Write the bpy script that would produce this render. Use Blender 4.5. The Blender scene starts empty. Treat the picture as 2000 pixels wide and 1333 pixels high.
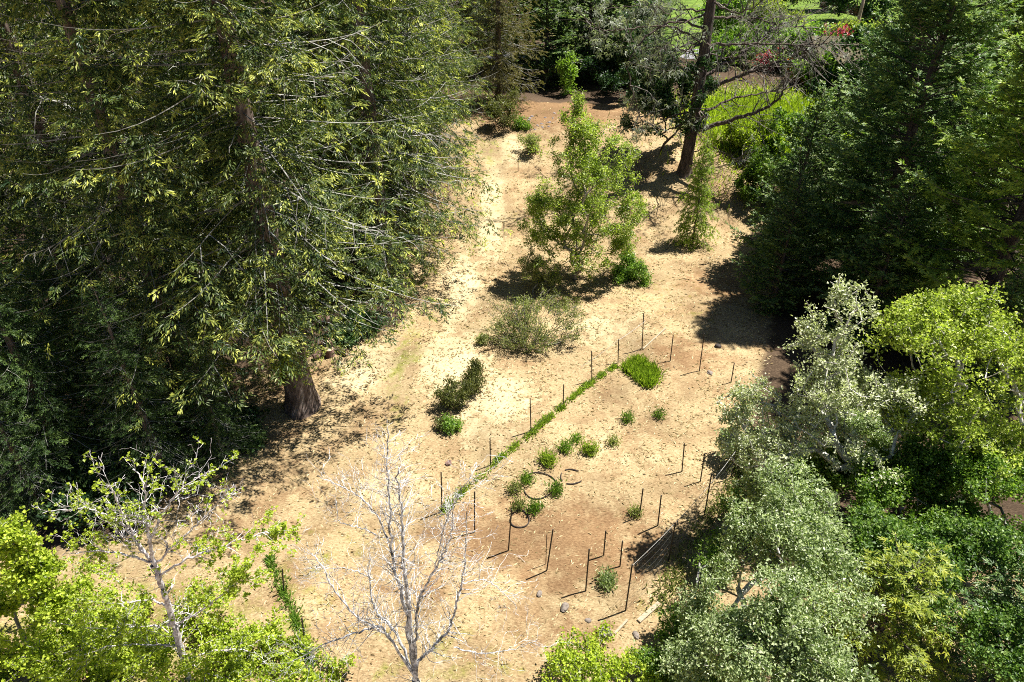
import bpy, math, random
import numpy as np
from mathutils import Vector

# ------------------------------------------------------------------ camera, sky, sun, exposure
scene = bpy.context.scene
C = scene.collection
CAM_H, PITCH, FPX = 20.0, math.radians(33.3), 1334.0
cam_data = bpy.data.cameras.new('camera')
cam_data.sensor_width = 36.0
cam_data.lens = 36.0 * FPX / 2000.0
cam_data.clip_start, cam_data.clip_end = 0.1, 4000.0
cam = bpy.data.objects.new('camera', cam_data)
cam.location = (0, 0, CAM_H)
cam.rotation_euler = (math.pi / 2 - PITCH, 0, 0)
C.objects.link(cam)
scene.camera = cam

SUN_EL, SUN_AZ = math.radians(66.0), math.radians(68.0)      # azimuth clockwise from +Y
world = bpy.data.worlds.new('World')
scene.world = world
world.use_nodes = True
wn = world.node_tree
sky = wn.nodes.new('ShaderNodeTexSky')
sky.sky_type = 'NISHITA'
sky.sun_disc = False
sky.sun_elevation = SUN_EL
sky.sun_rotation = SUN_AZ
sky.air_density = 0.6
sky.dust_density = 0.3
bg = wn.nodes['Background']
bg.inputs['Strength'].default_value = 0.05
wn.links.new(sky.outputs[0], bg.inputs[0])

sun_data = bpy.data.lights.new('sun', 'SUN')
sun_data.energy = 5.0
sun_data.angle = math.radians(0.5)
sun_data.color = (1.0, 0.965, 0.89)
sun = bpy.data.objects.new('sun', sun_data)
sdir = Vector((math.sin(SUN_AZ) * math.cos(SUN_EL), math.cos(SUN_AZ) * math.cos(SUN_EL), math.sin(SUN_EL)))
sun.rotation_euler = (-sdir).to_track_quat('-Z', 'Y').to_euler()
sun.location = (30, 20, 60)
C.objects.link(sun)

scene.view_settings.view_transform = 'Standard'
scene.view_settings.look = 'None'
scene.view_settings.exposure = 1.28
scene.view_settings.gamma = 1.0
scene.render.engine = 'CYCLES'
scene.cycles.use_denoising = False
scene.cycles.filter_width = 1.0
scene.cycles.max_bounces = 5
scene.cycles.diffuse_bounces = 1
scene.cycles.transmission_bounces = 4

# ------------------------------------------------------------------ terrain and projection
def sstep(a, b, v):
    t = np.clip((v - a) / (b - a), 0, 1)
    return t * t * (3 - 2 * t)

_r0 = np.random.default_rng(5)
_K = [(_r0.normal(0, f, 2), _r0.uniform(0, 6.28), a) for f, a in
      ((.12, .10), (.16, .08), (.3, .05), (.45, .045), (.7, .03), (.9, .025), (1.4, .018), (1.9, .015))]

def terrain(x, y):
    x = np.asarray(x, float); y = np.asarray(y, float)
    h = 3.5 * sstep(43, 61, y + 0.12 * x)
    near = np.exp(-np.maximum(0, y - 70) / 40.0)
    for k, p, a in _K:
        h = h + near * a * np.sin(k[0] * x * 2 + k[1] * y * 2 + p)
    return h

CP, SP = math.cos(PITCH), math.sin(PITCH)

def ray(px, py):
    a, b = (px - 1000.0) / FPX, (py - 666.5) / FPX
    return np.array([a, CP - b * SP, -SP - b * CP])

def G(px, py):
    """ground point seen at a photo pixel"""
    d = ray(px, py)
    lo, hi = 1.0, 400.0
    t = np.linspace(lo, hi, 4000)
    z = CAM_H + d[2] * t - terrain(d[0] * t, d[1] * t)
    i = int(np.argmax(z < 0)) if (z < 0).any() else len(t) - 1
    lo, hi = t[max(i - 1, 0)], t[i]
    for _ in range(20):
        m = (lo + hi) / 2
        if CAM_H + d[2] * m - float(terrain(d[0] * m, d[1] * m)) > 0: lo = m
        else: hi = m
    p = d * hi + np.array([0, 0, CAM_H])
    p[2] = float(terrain(p[0], p[1]))
    return p

def P(px, py, dist):
    """point at a photo pixel on the vertical plane y = dist"""
    d = ray(px, py)
    return d * (dist / d[1]) + np.array([0, 0, CAM_H])

# ------------------------------------------------------------------ mesh helpers
def unit(v):
    return v / np.maximum(np.linalg.norm(v, axis=-1, keepdims=True), 1e-9)

def make_mesh(name, V, F, tint=None, mats=(), mi=None, smooth=False):
    """F: (n,3) or (n,4) index array"""
    V = np.ascontiguousarray(V, np.float32); F = np.ascontiguousarray(F, np.int32)
    me = bpy.data.meshes.new(name)
    n, k = F.shape
    me.vertices.add(len(V)); me.vertices.foreach_set('co', V.ravel())
    me.loops.add(n * k); me.loops.foreach_set('vertex_index', F.ravel())
    me.polygons.add(n)
    me.polygons.foreach_set('loop_start', np.arange(0, n * k, k, dtype=np.int32))
    me.polygons.foreach_set('loop_total', np.full(n, k, np.int32))
    for m in mats: me.materials.append(m)
    if mi is not None: me.polygons.foreach_set('material_index', np.ascontiguousarray(mi, np.int32))
    me.polygons.foreach_set('use_smooth', np.full(n, smooth, bool))
    if tint is not None:
        a = me.attributes.new('tint', 'FLOAT', 'POINT')
        a.data.foreach_set('value', np.ascontiguousarray(tint, np.float32))
    me.update(calc_edges=True)
    me.validate()
    return me

def obj(name, data, parent=None, loc=(0, 0, 0)):
    o = bpy.data.objects.new(name, data)
    C.objects.link(o)
    o.parent = parent
    o.location = loc
    return o

def tag(o, label=None, cat=None, group=None, kind=None):
    if label: o['label'] = label
    if cat: o['category'] = cat
    if group: o['group'] = group
    if kind: o['kind'] = kind
    return o

def thing(name, loc, label, cat, group=None, rz=0.0):
    o = obj(name, None, None, tuple(loc))
    o.empty_display_size = 0.3
    o.rotation_euler.z = rz
    return tag(o, label, cat, group)

def prisms(p0, p1, r0, r1, k=5):
    """tapered k-sided sticks, one for each edge, as quads"""
    p0, p1 = np.asarray(p0, float), np.asarray(p1, float)
    r0, r1 = np.broadcast_to(r0, len(p0)).astype(float), np.broadcast_to(r1, len(p0)).astype(float)
    d = unit(p1 - p0)
    p1 = p1 + d * (r1 * 0.4)[:, None]
    ref = np.where(np.abs(d[:, 2:3]) > 0.9, np.array([[1., 0, 0]]), np.array([[0, 0, 1.]]))
    u = unit(np.cross(d, ref)); w = np.cross(d, u)
    ang = np.arange(k) * 2 * np.pi / k
    ring = u[:, None, :] * np.cos(ang)[None, :, None] + w[:, None, :] * np.sin(ang)[None, :, None]
    V = np.concatenate([p0[:, None] + ring * r0[:, None, None], p1[:, None] + ring * r1[:, None, None]], 1).reshape(-1, 3)
    i = np.arange(k); j = (i + 1) % k
    F = np.stack([i, j, j + k, i + k], 1)[None] + (np.arange(len(p0)) * 2 * k)[:, None, None]
    return V, F.reshape(-1, 4)

def tube(pts, rad, k=10, cap=True, lump=0.0, rng=None):
    """one continuous tube along a polyline, as quads"""
    pts = np.asarray(pts, float); n = len(pts)
    rad = np.broadcast_to(rad, n).astype(float)
    t = unit(np.gradient(pts, axis=0))
    ref = np.array([1., 0, 0]) if abs(t[0][2]) > 0.7 else np.array([0, 0, 1.])
    u = unit(np.cross(t, ref)); w = np.cross(t, u)
    ang = np.arange(k) * 2 * np.pi / k
    R = rad[:, None] * np.ones((1, k))
    if lump and rng is not None:
        R = R * (1 + lump * rng.normal(size=(n, k)))
    V = (pts[:, None] + (u[:, None] * np.cos(ang)[None, :, None] + w[:, None] * np.sin(ang)[None, :, None]) * R[:, :, None]).reshape(-1, 3)
    F = []
    for a in range(n - 1):
        for i in range(k):
            j = (i + 1) % k
            F.append((a * k + i, a * k + j, a * k + k + j, a * k + k + i))
    if cap:
        for a in (0, n - 1):
            V = np.vstack([V, pts[a]]); c = len(V) - 1
            for i in range(0, k, 2):
                F.append((c, a * k + i, a * k + (i + 1) % k, a * k + (i + 2) % k))
    return V, np.array(F)

def joinm(parts):
    V, F, o = [], [], 0
    for v, f in parts:
        V.append(v); F.append(f + o); o += len(v)
    return np.vstack(V), np.vstack(F)

def box(lo, hi):
    lo, hi = np.asarray(lo, float), np.asarray(hi, float)
    V = np.array([[(hi if i & 1 else lo)[0], (hi if i & 2 else lo)[1], (hi if i & 4 else lo)[2]] for i in range(8)])
    F = np.array([[0, 2, 3, 1], [4, 5, 7, 6], [0, 1, 5, 4], [2, 6, 7, 3], [0, 4, 6, 2], [1, 3, 7, 5]])
    return V, F

def needle_sprays(pos, d, nrm, ln, wd):
    """a centre kite and two side blades for each spray -> tris"""
    d = unit(d); s = unit(np.cross(d, nrm)); n = np.cross(s, d)
    ln = ln[:, None]; wd = wd[:, None]
    tip = pos + d * ln
    a = pos + d * ln * 0.45 + s * wd - n * wd * 0.3
    b = pos + d * ln * 0.45 - s * wd - n * wd * 0.3
    q = pos + d * ln * 0.12
    la = pos + (d * 0.62 + s * 0.62) * ln * 0.85 - n * wd * 0.5
    lb = pos + (d * 0.62 - s * 0.62) * ln * 0.85 - n * wd * 0.5
    ma = pos + (d * 0.15 + s * 0.55) * ln * 0.5
    mb = pos + (d * 0.15 - s * 0.55) * ln * 0.5
    V = np.stack([pos, a, tip, b, q, la, lb, ma, mb], 1).reshape(-1, 3)
    T = np.array([[0, 1, 2], [0, 2, 3], [4, 5, 7], [4, 6, 8]])
    F = (T[None] + (np.arange(len(pos)) * 9)[:, None, None]).reshape(-1, 3)
    return V, F, 9

def leaves(pos, d, nrm, ln, wd):
    """folded kite leaf -> 2 tris"""
    d = unit(d); s = unit(np.cross(d, nrm)); n = np.cross(s, d)
    ln = ln[:, None]; wd = wd[:, None]
    V = np.stack([pos, pos + d * ln * .45 + s * wd + n * wd * .35, pos + d * ln - n * ln * .12, pos + d * ln * .45 - s * wd + n * wd * .35], 1).reshape(-1, 3)
    T = np.array([[0, 1, 2], [0, 2, 3]])
    F = (T[None] + (np.arange(len(pos)) * 4)[:, None, None]).reshape(-1, 3)
    return V, F, 4

def rvec(rng, n):
    return unit(rng.normal(size=(n, 3)))

# ------------------------------------------------------------------ materials
def nodes_of(name):
    m = bpy.data.materials.new(name); m.use_nodes = True
    nt = m.node_tree; nt.nodes.clear()
    return m, nt, nt.nodes.new('ShaderNodeOutputMaterial')

def ramp(nt, fac, stops):
    r = nt.nodes.new('ShaderNodeValToRGB')
    e = r.color_ramp.elements
    while len(e) < len(stops): e.new(0.5)
    for el, (p, c) in zip(e, stops):
        el.position = p; el.color = (*c, 1)
    nt.links.new(fac, r.inputs[0])
    return r.outputs[0]

def foliage_mat(name, dark, mid, tip, transl=0.35, gloss=0.05, var=0.5, scale=0.35, gain=1.3):
    dark, mid, tip = [tuple(min(.8, c * gain) for c in k) for k in (dark, mid, tip)]
    gloss *= .5
    m, nt, out = nodes_of(name)
    L = nt.links.new
    at = nt.nodes.new('ShaderNodeAttribute'); at.attribute_name = 'tint'
    ge = nt.nodes.new('ShaderNodeNewGeometry')
    oi = nt.nodes.new('ShaderNodeObjectInfo')
    tc = nt.nodes.new('ShaderNodeTexCoord')
    no = nt.nodes.new('ShaderNodeTexNoise'); no.inputs['Scale'].default_value = scale; no.inputs['Detail'].default_value = 2
    L(tc.outputs['Object'], no.inputs['Vector'])
    m1 = nt.nodes.new('ShaderNodeMath'); m1.operation = 'MULTIPLY_ADD'      # tint + var*(island-0.5)
    L(ge.outputs['Random Per Island'], m1.inputs[0]); m1.inputs[1].default_value = var; L(at.outputs['Fac'], m1.inputs[2])
    m2 = nt.nodes.new('ShaderNodeMath'); m2.operation = 'MULTIPLY_ADD'
    L(no.outputs[0], m2.inputs[0]); m2.inputs[1].default_value = 0.5; L(m1.outputs[0], m2.inputs[2])
    m3 = nt.nodes.new('ShaderNodeMath'); m3.operation = 'SUBTRACT'; L(m2.outputs[0], m3.inputs[0]); m3.inputs[1].default_value = var * 0.5 + 0.25
    col = ramp(nt, m3.outputs[0], [(0.0, dark), (0.5, mid), (1.0, tip)])
    hs = nt.nodes.new('ShaderNodeHueSaturation'); L(col, hs.inputs['Color'])
    mr = nt.nodes.new('ShaderNodeMapRange'); L(oi.outputs['Random'], mr.inputs[0])
    mr.inputs[3].default_value = 0.85; mr.inputs[4].default_value = 1.15
    L(mr.outputs[0], hs.inputs['Value'])
    df = nt.nodes.new('ShaderNodeBsdfDiffuse'); tr = nt.nodes.new('ShaderNodeBsdfTranslucent'); gl = nt.nodes.new('ShaderNodeBsdfGlossy')
    gl.inputs['Roughness'].default_value = 0.45
    tm = nt.nodes.new('ShaderNodeMix'); tm.data_type = 'RGBA'; tm.blend_type = 'MULTIPLY'; tm.inputs[0].default_value = 1.0
    L(hs.outputs[0], tm.inputs[6]); tm.inputs[7].default_value = (1.4, 1.6, .7, 1)
    L(hs.outputs[0], df.inputs[0]); L(tm.outputs[2], tr.inputs[0])
    mx = nt.nodes.new('ShaderNodeMixShader'); mx.inputs[0].default_value = transl
    L(df.outputs[0], mx.inputs[1]); L(tr.outputs[0], mx.inputs[2])
    my = nt.nodes.new('ShaderNodeMixShader'); my.inputs[0].default_value = gloss
    L(mx.outputs[0], my.inputs[1]); L(gl.outputs[0], my.inputs[2])
    L(my.outputs[0], out.inputs[0])
    return m

def rough_mat(name, stops, scale=6.0, stretch=(1, 1, 1), rough=0.9, bump=0.4, detail=6, spec=0.2, metal=0.0):
    m, nt, out = nodes_of(name)
    L = nt.links.new
    tc = nt.nodes.new('ShaderNodeTexCoord')
    mp = nt.nodes.new('ShaderNodeMapping'); mp.inputs['Scale'].default_value = stretch
    L(tc.outputs['Object'], mp.inputs[0])
    no = nt.nodes.new('ShaderNodeTexNoise'); no.inputs['Scale'].default_value = scale; no.inputs['Detail'].default_value = detail
    no.inputs['Roughness'].default_value = 0.65
    L(mp.outputs[0], no.inputs['Vector'])
    col = ramp(nt, no.outputs[0], stops)
    b = nt.nodes.new('ShaderNodeBsdfPrincipled')
    b.inputs['Roughness'].default_value = rough; b.inputs['Metallic'].default_value = metal
    b.inputs['Specular IOR Level'].default_value = spec
    L(col, b.inputs['Base Color'])
    if bump:
        bp = nt.nodes.new('ShaderNodeBump'); bp.inputs['Strength'].default_value = bump; bp.inputs['Distance'].default_value = 0.05
        L(no.outputs[0], bp.inputs['Height']); L(bp.outputs[0], b.inputs['Normal'])
    L(b.outputs[0], out.inputs[0])
    return m

M = {}
M['spruce'] = foliage_mat('spruce_needles', (.012, .030, .010), (.085, .118, .028), (.500, .510, .100), .26, .06)
M['spruce_shade'] = foliage_mat('young_spruce_shaded', (.012, .030, .008), (.040, .075, .018), (.120, .175, .036), .30, .04)  # darker copy of the spruce needles, deep shade put into the colour
M['spruce_brown'] = foliage_mat('spruce_brownish', (.040, .044, .014), (.140, .128, .044), (.270, .225, .080), .30, .05)
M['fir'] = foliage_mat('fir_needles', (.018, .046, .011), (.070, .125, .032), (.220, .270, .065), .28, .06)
M['fir_lit'] = foliage_mat('fir_sunlit', (.045, .080, .012), (.150, .215, .034), (.330, .390, .065), .38, .05)  # brighter, yellower copy of the fir needles, sunlight put into the colour
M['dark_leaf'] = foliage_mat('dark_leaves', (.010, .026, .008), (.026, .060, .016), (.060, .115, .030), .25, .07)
M['young_fir'] = foliage_mat('young_fir_needles', (.065, .105, .012), (.170, .235, .026), (.300, .370, .050), .42, .04)
M['birch'] = foliage_mat('birch_leaves', (.070, .110, .014), (.200, .265, .034), (.420, .470, .100), .46, .08)
M['silver'] = foliage_mat('silver_leaves', (.16, .18, .09), (.32, .34, .20), (.50, .51, .36), .35, .08)
M['willow'] = foliage_mat('willow_leaves', (.080, .120, .040), (.205, .255, .110), (.400, .440, .260), .40, .08)
M['yellow_leaf'] = foliage_mat('yellow_green_leaves', (.075, .105, .014), (.200, .245, .040), (.370, .400, .090), .44, .06)
M['green_leaf'] = foliage_mat('fresh_leaves', (.040, .085, .010), (.105, .185, .024), (.220, .310, .050), .42, .06)
M['deep_green'] = foliage_mat('deep_green_leaves', (.025, .060, .010), (.075, .140, .024), (.190, .270, .060), .38, .06)
M['lime'] = foliage_mat('lime_leaves', (.095, .130, .010), (.230, .295, .022), (.400, .460, .055), .46, .05)
M['cedar'] = foliage_mat('cedar_sprays', (.065, .100, .010), (.180, .220, .024), (.360, .360, .040), .35, .05)
M['sage'] = foliage_mat('sage_leaves', (.075, .085, .030), (.170, .195, .060), (.300, .330, .115), .36, .05)
M['olive'] = foliage_mat('olive_leaves', (.035, .044, .012), (.085, .095, .028), (.170, .175, .055), .3, .05)
M['grass'] = foliage_mat('green_grass', (.075, .120, .012), (.180, .250, .026), (.310, .370, .060), .42, .04)
M['hay'] = foliage_mat('dry_hay', (.19, .132, .064), (.40, .300, .158), (.62, .505, .310), .2, .03, 0.9, gain=.98)
M['lichen'] = foliage_mat('grey_lichen', (.090, .105, .075), (.190, .210, .160), (.330, .350, .290), .3, .03)
M['red'] = foliage_mat('red_blossom', (.10, .008, .018), (.26, .025, .055), (.45, .12, .18), .35, .04)
M['orange'] = foliage_mat('orange_leaves', (.250, .050, .010), (.450, .130, .030), (.600, .250, .080), .35, .04)
M['litter_leaf'] = foliage_mat('leaf_litter', (.060, .035, .020), (.130, .080, .045), (.240, .160, .090), .1, .02, .9)
M['bark_spruce'] = rough_mat('spruce_bark', [(.3, (.05, .035, .028)), (.5, (.15, .11, .09)), (.7, (.30, .25, .22))], 7, (1, 1, .25), bump=.8)
M['bark_dead'] = rough_mat('dead_bark', [(.3, (.035, .025, .021)), (.52, (.10, .075, .062)), (.75, (.22, .18, .15))], 8, (1, 1, .2), bump=.9)
M['twig_grey'] = rough_mat('lichened_twigs', [(.3, (.09, .08, .065)), (.5, (.24, .23, .205)), (.7, (.48, .48, .45))], 3, bump=0)
M['twig_mid'] = rough_mat('brown_grey_twigs', [(.3, (.05, .04, .034)), (.55, (.16, .14, .12)), (.75, (.36, .34, .31))], 3, bump=0)
M['twig_dark'] = rough_mat('dark_twigs', [(.3, (.04, .03, .024)), (.6, (.12, .10, .08)), (.8, (.26, .24, .21))], 5, bump=0)
M['bark_white'] = rough_mat('white_bark', [(.34, (.07, .062, .055)), (.45, (.36, .345, .33)), (.58, (.72, .71, .70))], 9, (1, 1, .7), bump=.5)
M['bark_greywhite'] = rough_mat('grey_white_bark', [(.34, (.04, .04, .04)), (.46, (.30, .30, .305)), (.57, (.74, .73, .73))], 7, (1, 1, .6), bump=.6)
M['twig_silver'] = rough_mat('silver_twigs', [(.3, (.22, .20, .17)), (.5, (.48, .46, .40)), (.68, (.70, .68, .62))], 5, bump=0)
M['bark_pink'] = rough_mat('pinkish_bark', [(.3, (.16, .12, .12)), (.45, (.50, .44, .44)), (.60, (.78, .75, .75))], 9, (1, 1, .7), bump=.5)
M['bark_birch'] = rough_mat('birch_bark', [(.32, (.14, .11, .08)), (.5, (.38, .32, .25)), (.7, (.58, .52, .44))], 10, (1, 1, .6), bump=.4)
M['bark_stump'] = rough_mat('stump_bark', [(.3, (.05, .032, .026)), (.5, (.17, .105, .085)), (.72, (.33, .22, .18))], 6, (1, 1, .22), bump=1.0)
M['cut_wood'] = rough_mat('cut_wood', [(.3, (.30, .20, .12)), (.6, (.55, .40, .26)), (.8, (.66, .52, .36))], 8, bump=.2)
M['steel'] = rough_mat('dark_post_paint', [(.3, (.012, .011, .010)), (.6, (.035, .028, .024)), (.8, (.09, .05, .03))], 14, rough=.6, bump=.1, spec=.4)
M['wire'] = rough_mat('pale_wire', [(.3, (.30, .29, .27)), (.7, (.55, .54, .51))], 20, rough=.5, bump=0, spec=.5)
M['net'] = rough_mat('netting', [(.3, (.03, .03, .027)), (.7, (.08, .08, .075))], 20, rough=.6, bump=0)
M['hose'] = rough_mat('dark_edging', [(.3, (.022, .018, .016)), (.6, (.06, .045, .038)), (.8, (.13, .10, .08))], 9, rough=.7, bump=.2)
M['stone'] = rough_mat('pale_stone', [(.3, (.12, .10, .085)), (.6, (.24, .20, .17)), (.8, (.36, .31, .27))], 7, bump=.5)
M['plank'] = rough_mat('weathered_plank', [(.3, (.22, .17, .11)), (.6, (.40, .33, .24)), (.8, (.54, .47, .37))], 5, (1, 6, 6), bump=.3)
M['concrete'] = rough_mat('concrete_block', [(.3, (.10, .08, .08)), (.6, (.26, .22, .22)), (.8, (.36, .32, .31))], 14, bump=.4)
M['ash'] = rough_mat('ash', [(.3, (.12, .10, .10)), (.55, (.26, .23, .23)), (.8, (.42, .39, .39))], 6, bump=.5)
M['brick_wall'] = rough_mat('brown_shingle', [(.3, (.06, .042, .028)), (.6, (.14, .10, .065)), (.8, (.22, .16, .11))], 4, bump=.3)
M['roof'] = rough_mat('mossy_roof', [(.3, (.04, .038, .02)), (.55, (.11, .09, .055)), (.8, (.19, .17, .09))], 3, bump=.4)
M['frame'] = rough_mat('pale_green_frame', [(.3, (.40, .52, .44)), (.7, (.58, .70, .62))], 6, rough=.5, bump=0)
M['glass'] = rough_mat('window_glass', [(.3, (.010, .022, .018)), (.7, (.03, .05, .045))], 2, rough=.08, bump=0, spec=.6)
M['white'] = rough_mat('white_paint', [(.3, (.62, .62, .66)), (.7, (.82, .82, .84))], 3, rough=.5, bump=0)
M['fence_red'] = rough_mat('redwood_board', [(.3, (.09, .035, .025)), (.6, (.18, .075, .055)), (.8, (.28, .14, .11))], 3, (1, 1, 4), bump=.2)
M['pole'] = rough_mat('utility_pole_wood', [(.3, (.22, .15, .10)), (.7, (.46, .35, .26))], 5, (1, 1, .2), bump=.3)
M['asphalt'] = rough_mat('pale_road', [(.3, (.16, .155, .165)), (.7, (.28, .27, .29))], 4, bump=.2)
M['gate'] = M['frame']

def ground_material():
    m, nt, out = nodes_of('dry_mown_grass')
    L = nt.links.new
    tc = nt.nodes.new('ShaderNodeTexCoord')
    def noise(sc, det=5, rough=.6, st=(1, 1, 1), rot=0):
        mp = nt.nodes.new('ShaderNodeMapping'); mp.inputs['Scale'].default_value = st; mp.inputs['Rotation'].default_value = (0, 0, rot)
        L(tc.outputs['Object'], mp.inputs[0])
        n = nt.nodes.new('ShaderNodeTexNoise'); n.inputs['Scale'].default_value = sc; n.inputs['Detail'].default_value = det; n.inputs['Roughness'].default_value = rough
        L(mp.outputs[0], n.inputs['Vector'])
        return n.outputs[0]
    def att(nm):
        a = nt.nodes.new('ShaderNodeAttribute'); a.attribute_name = nm
        return a.outputs['Fac']
    def mixc(f, a, b):
        x = nt.nodes.new('ShaderNodeMix'); x.data_type = 'RGBA'
        if isinstance(f, float): x.inputs[0].default_value = f
        else: L(f, x.inputs[0])
        L(a, x.inputs[6]); L(b, x.inputs[7])
        return x.outputs[2]
    def math2(op, a, b):
        x = nt.nodes.new('ShaderNodeMath'); x.operation = op; x.use_clamp = True
        for i, v in enumerate((a, b)):
            if isinstance(v, (int, float)): x.inputs[i].default_value = v
            else: L(v, x.inputs[i])
        return x.outputs[0]
    fine = noise(9, 8, .75, (1, 2.2, 1), .5)
    mid = noise(1.3, 5, .65)
    big = noise(.25, 3)
    straw = ramp(nt, fine, [(.28, (.075, .050, .024)), (.42, (.28, .203, .106)), (.55, (.41, .310, .172)), (.72, (.56, .455, .285))])
    brown = ramp(nt, fine, [(.28, (.06, .034, .018)), (.45, (.19, .112, .056)), (.6, (.28, .178, .092)), (.75, (.40, .28, .16))])
    green = ramp(nt, fine, [(.28, (.06, .07, .012)), (.5, (.20, .20, .040)), (.7, (.36, .34, .09))])
    lawn = ramp(nt, mixc(.5, fine, mid), [(.30, (.04, .075, .012)), (.48, (.10, .165, .024)), (.62, (.20, .26, .05)), (.75, (.28, .29, .09))])
    litter = ramp(nt, fine, [(.3, (.025, .017, .011)), (.5, (.075, .050, .032)), (.72, (.17, .12, .075))])
    def soft(a, k=1.0):          # attribute broken up by noise
        t = math2('MULTIPLY_ADD', mid, 1.0) if False else None
        n = nt.nodes.new('ShaderNodeMapRange'); n.interpolation_type = 'SMOOTHSTEP'
        s = nt.nodes.new('ShaderNodeMath'); s.operation = 'ADD'; L(a, s.inputs[0])
        q = nt.nodes.new('ShaderNodeMath'); q.operation = 'MULTIPLY_ADD'; L(mid, q.inputs[0]); q.inputs[1].default_value = 1.6 * k; q.inputs[2].default_value = -0.8 * k
        L(q.outputs[0], s.inputs[1])
        L(s.outputs[0], n.inputs[0]); n.inputs[1].default_value = .3; n.inputs[2].default_value = .75
        return n.outputs[0]
    pat = noise(.55, 4, .6)
    pm = nt.nodes.new('ShaderNodeMapRange'); L(pat, pm.inputs[0]); pm.inputs[1].default_value = .42; pm.inputs[2].default_value = .68; pm.inputs[4].default_value = .75
    straw = mixc(pm.outputs[0], straw, brown)
    pale = ramp(nt, fine, [(.28, (.18, .135, .075)), (.42, (.43, .335, .19)), (.58, (.54, .44, .265)), (.75, (.64, .55, .37))])
    straw = mixc(soft(att('pale')), straw, pale)
    c = mixc(soft(att('soil')), straw, brown)
    c = mixc(soft(att('green')), c, green)
    c = mixc(soft(att('litter'), .6), c, litter)
    c = mixc(soft(att('lawn'), .4), c, lawn)
    hs = nt.nodes.new('ShaderNodeHueSaturation'); L(c, hs.inputs['Color'])
    mr = nt.nodes.new('ShaderNodeMapRange'); L(big, mr.inputs[0]); mr.inputs[1].default_value = .3; mr.inputs[2].default_value = .7
    mr.inputs[3].default_value = .70; mr.inputs[4].default_value = 1.2; L(mr.outputs[0], hs.inputs['Value'])
    b = nt.nodes.new('ShaderNodeBsdfPrincipled'); b.inputs['Roughness'].default_value = .95; b.inputs['Specular IOR Level'].default_value = .1
    L(hs.outputs[0], b.inputs['Base Color'])
    bp = nt.nodes.new('ShaderNodeBump'); bp.inputs['Strength'].default_value = .8; bp.inputs['Distance'].default_value = .07
    L(fine, bp.inputs['Height']); L(bp.outputs[0], b.inputs['Normal'])
    L(b.outputs[0], out.inputs[0])
    return m
M['ground'] = ground_material()

# ------------------------------------------------------------------ ground
def gauss(x, y, cx, cy, rx, ry=None, rot=0.0):
    ry = ry or rx
    dx, dy = x - cx, y - cy
    c, s = math.cos(rot), math.sin(rot)
    u, v = (dx * c + dy * s) / rx, (-dx * s + dy * c) / ry
    return np.exp(-(u * u + v * v))

def line_dist(x, y, pts):
    d = np.full(np.shape(x), 1e9)
    for a, b in zip(pts[:-1], pts[1:]):
        ax, ay, bx, by = a[0], a[1], b[0], b[1]
        L2 = (bx - ax) ** 2 + (by - ay) ** 2
        t = np.clip(((x - ax) * (bx - ax) + (y - ay) * (by - ay)) / L2, 0, 1)
        d = np.minimum(d, np.hypot(x - ax - t * (bx - ax), y - ay - t * (by - ay)))
    return d

LEFT_EDGE = [G(*p) for p in ((60, 1160), (300, 1010), (400, 850), (480, 740), (640, 690), (800, 625), (800, 490), (840, 330), (890, 200))]
RIGHT_EDGE = [G(*p) for p in ((1360, 1300), (1440, 930), (1470, 760), (1520, 560), (1480, 360), (1330, 260), (1240, 190))]

def edge_x(edge, y):
    ys = np.array([p[1] for p in edge]); xs = np.array([p[0] for p in edge])
    o = np.argsort(ys)
    return np.interp(y, ys[o], xs[o])

def in_clearing(x, y):
    l = edge_x(LEFT_EDGE, y); r = edge_x(RIGHT_EDGE, y)
    return sstep(-1.0, 0.8, x - l) * sstep(-1.0, 0.8, r - x) * sstep(6, 8, y) * (1 - sstep(64, 67, y))

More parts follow.
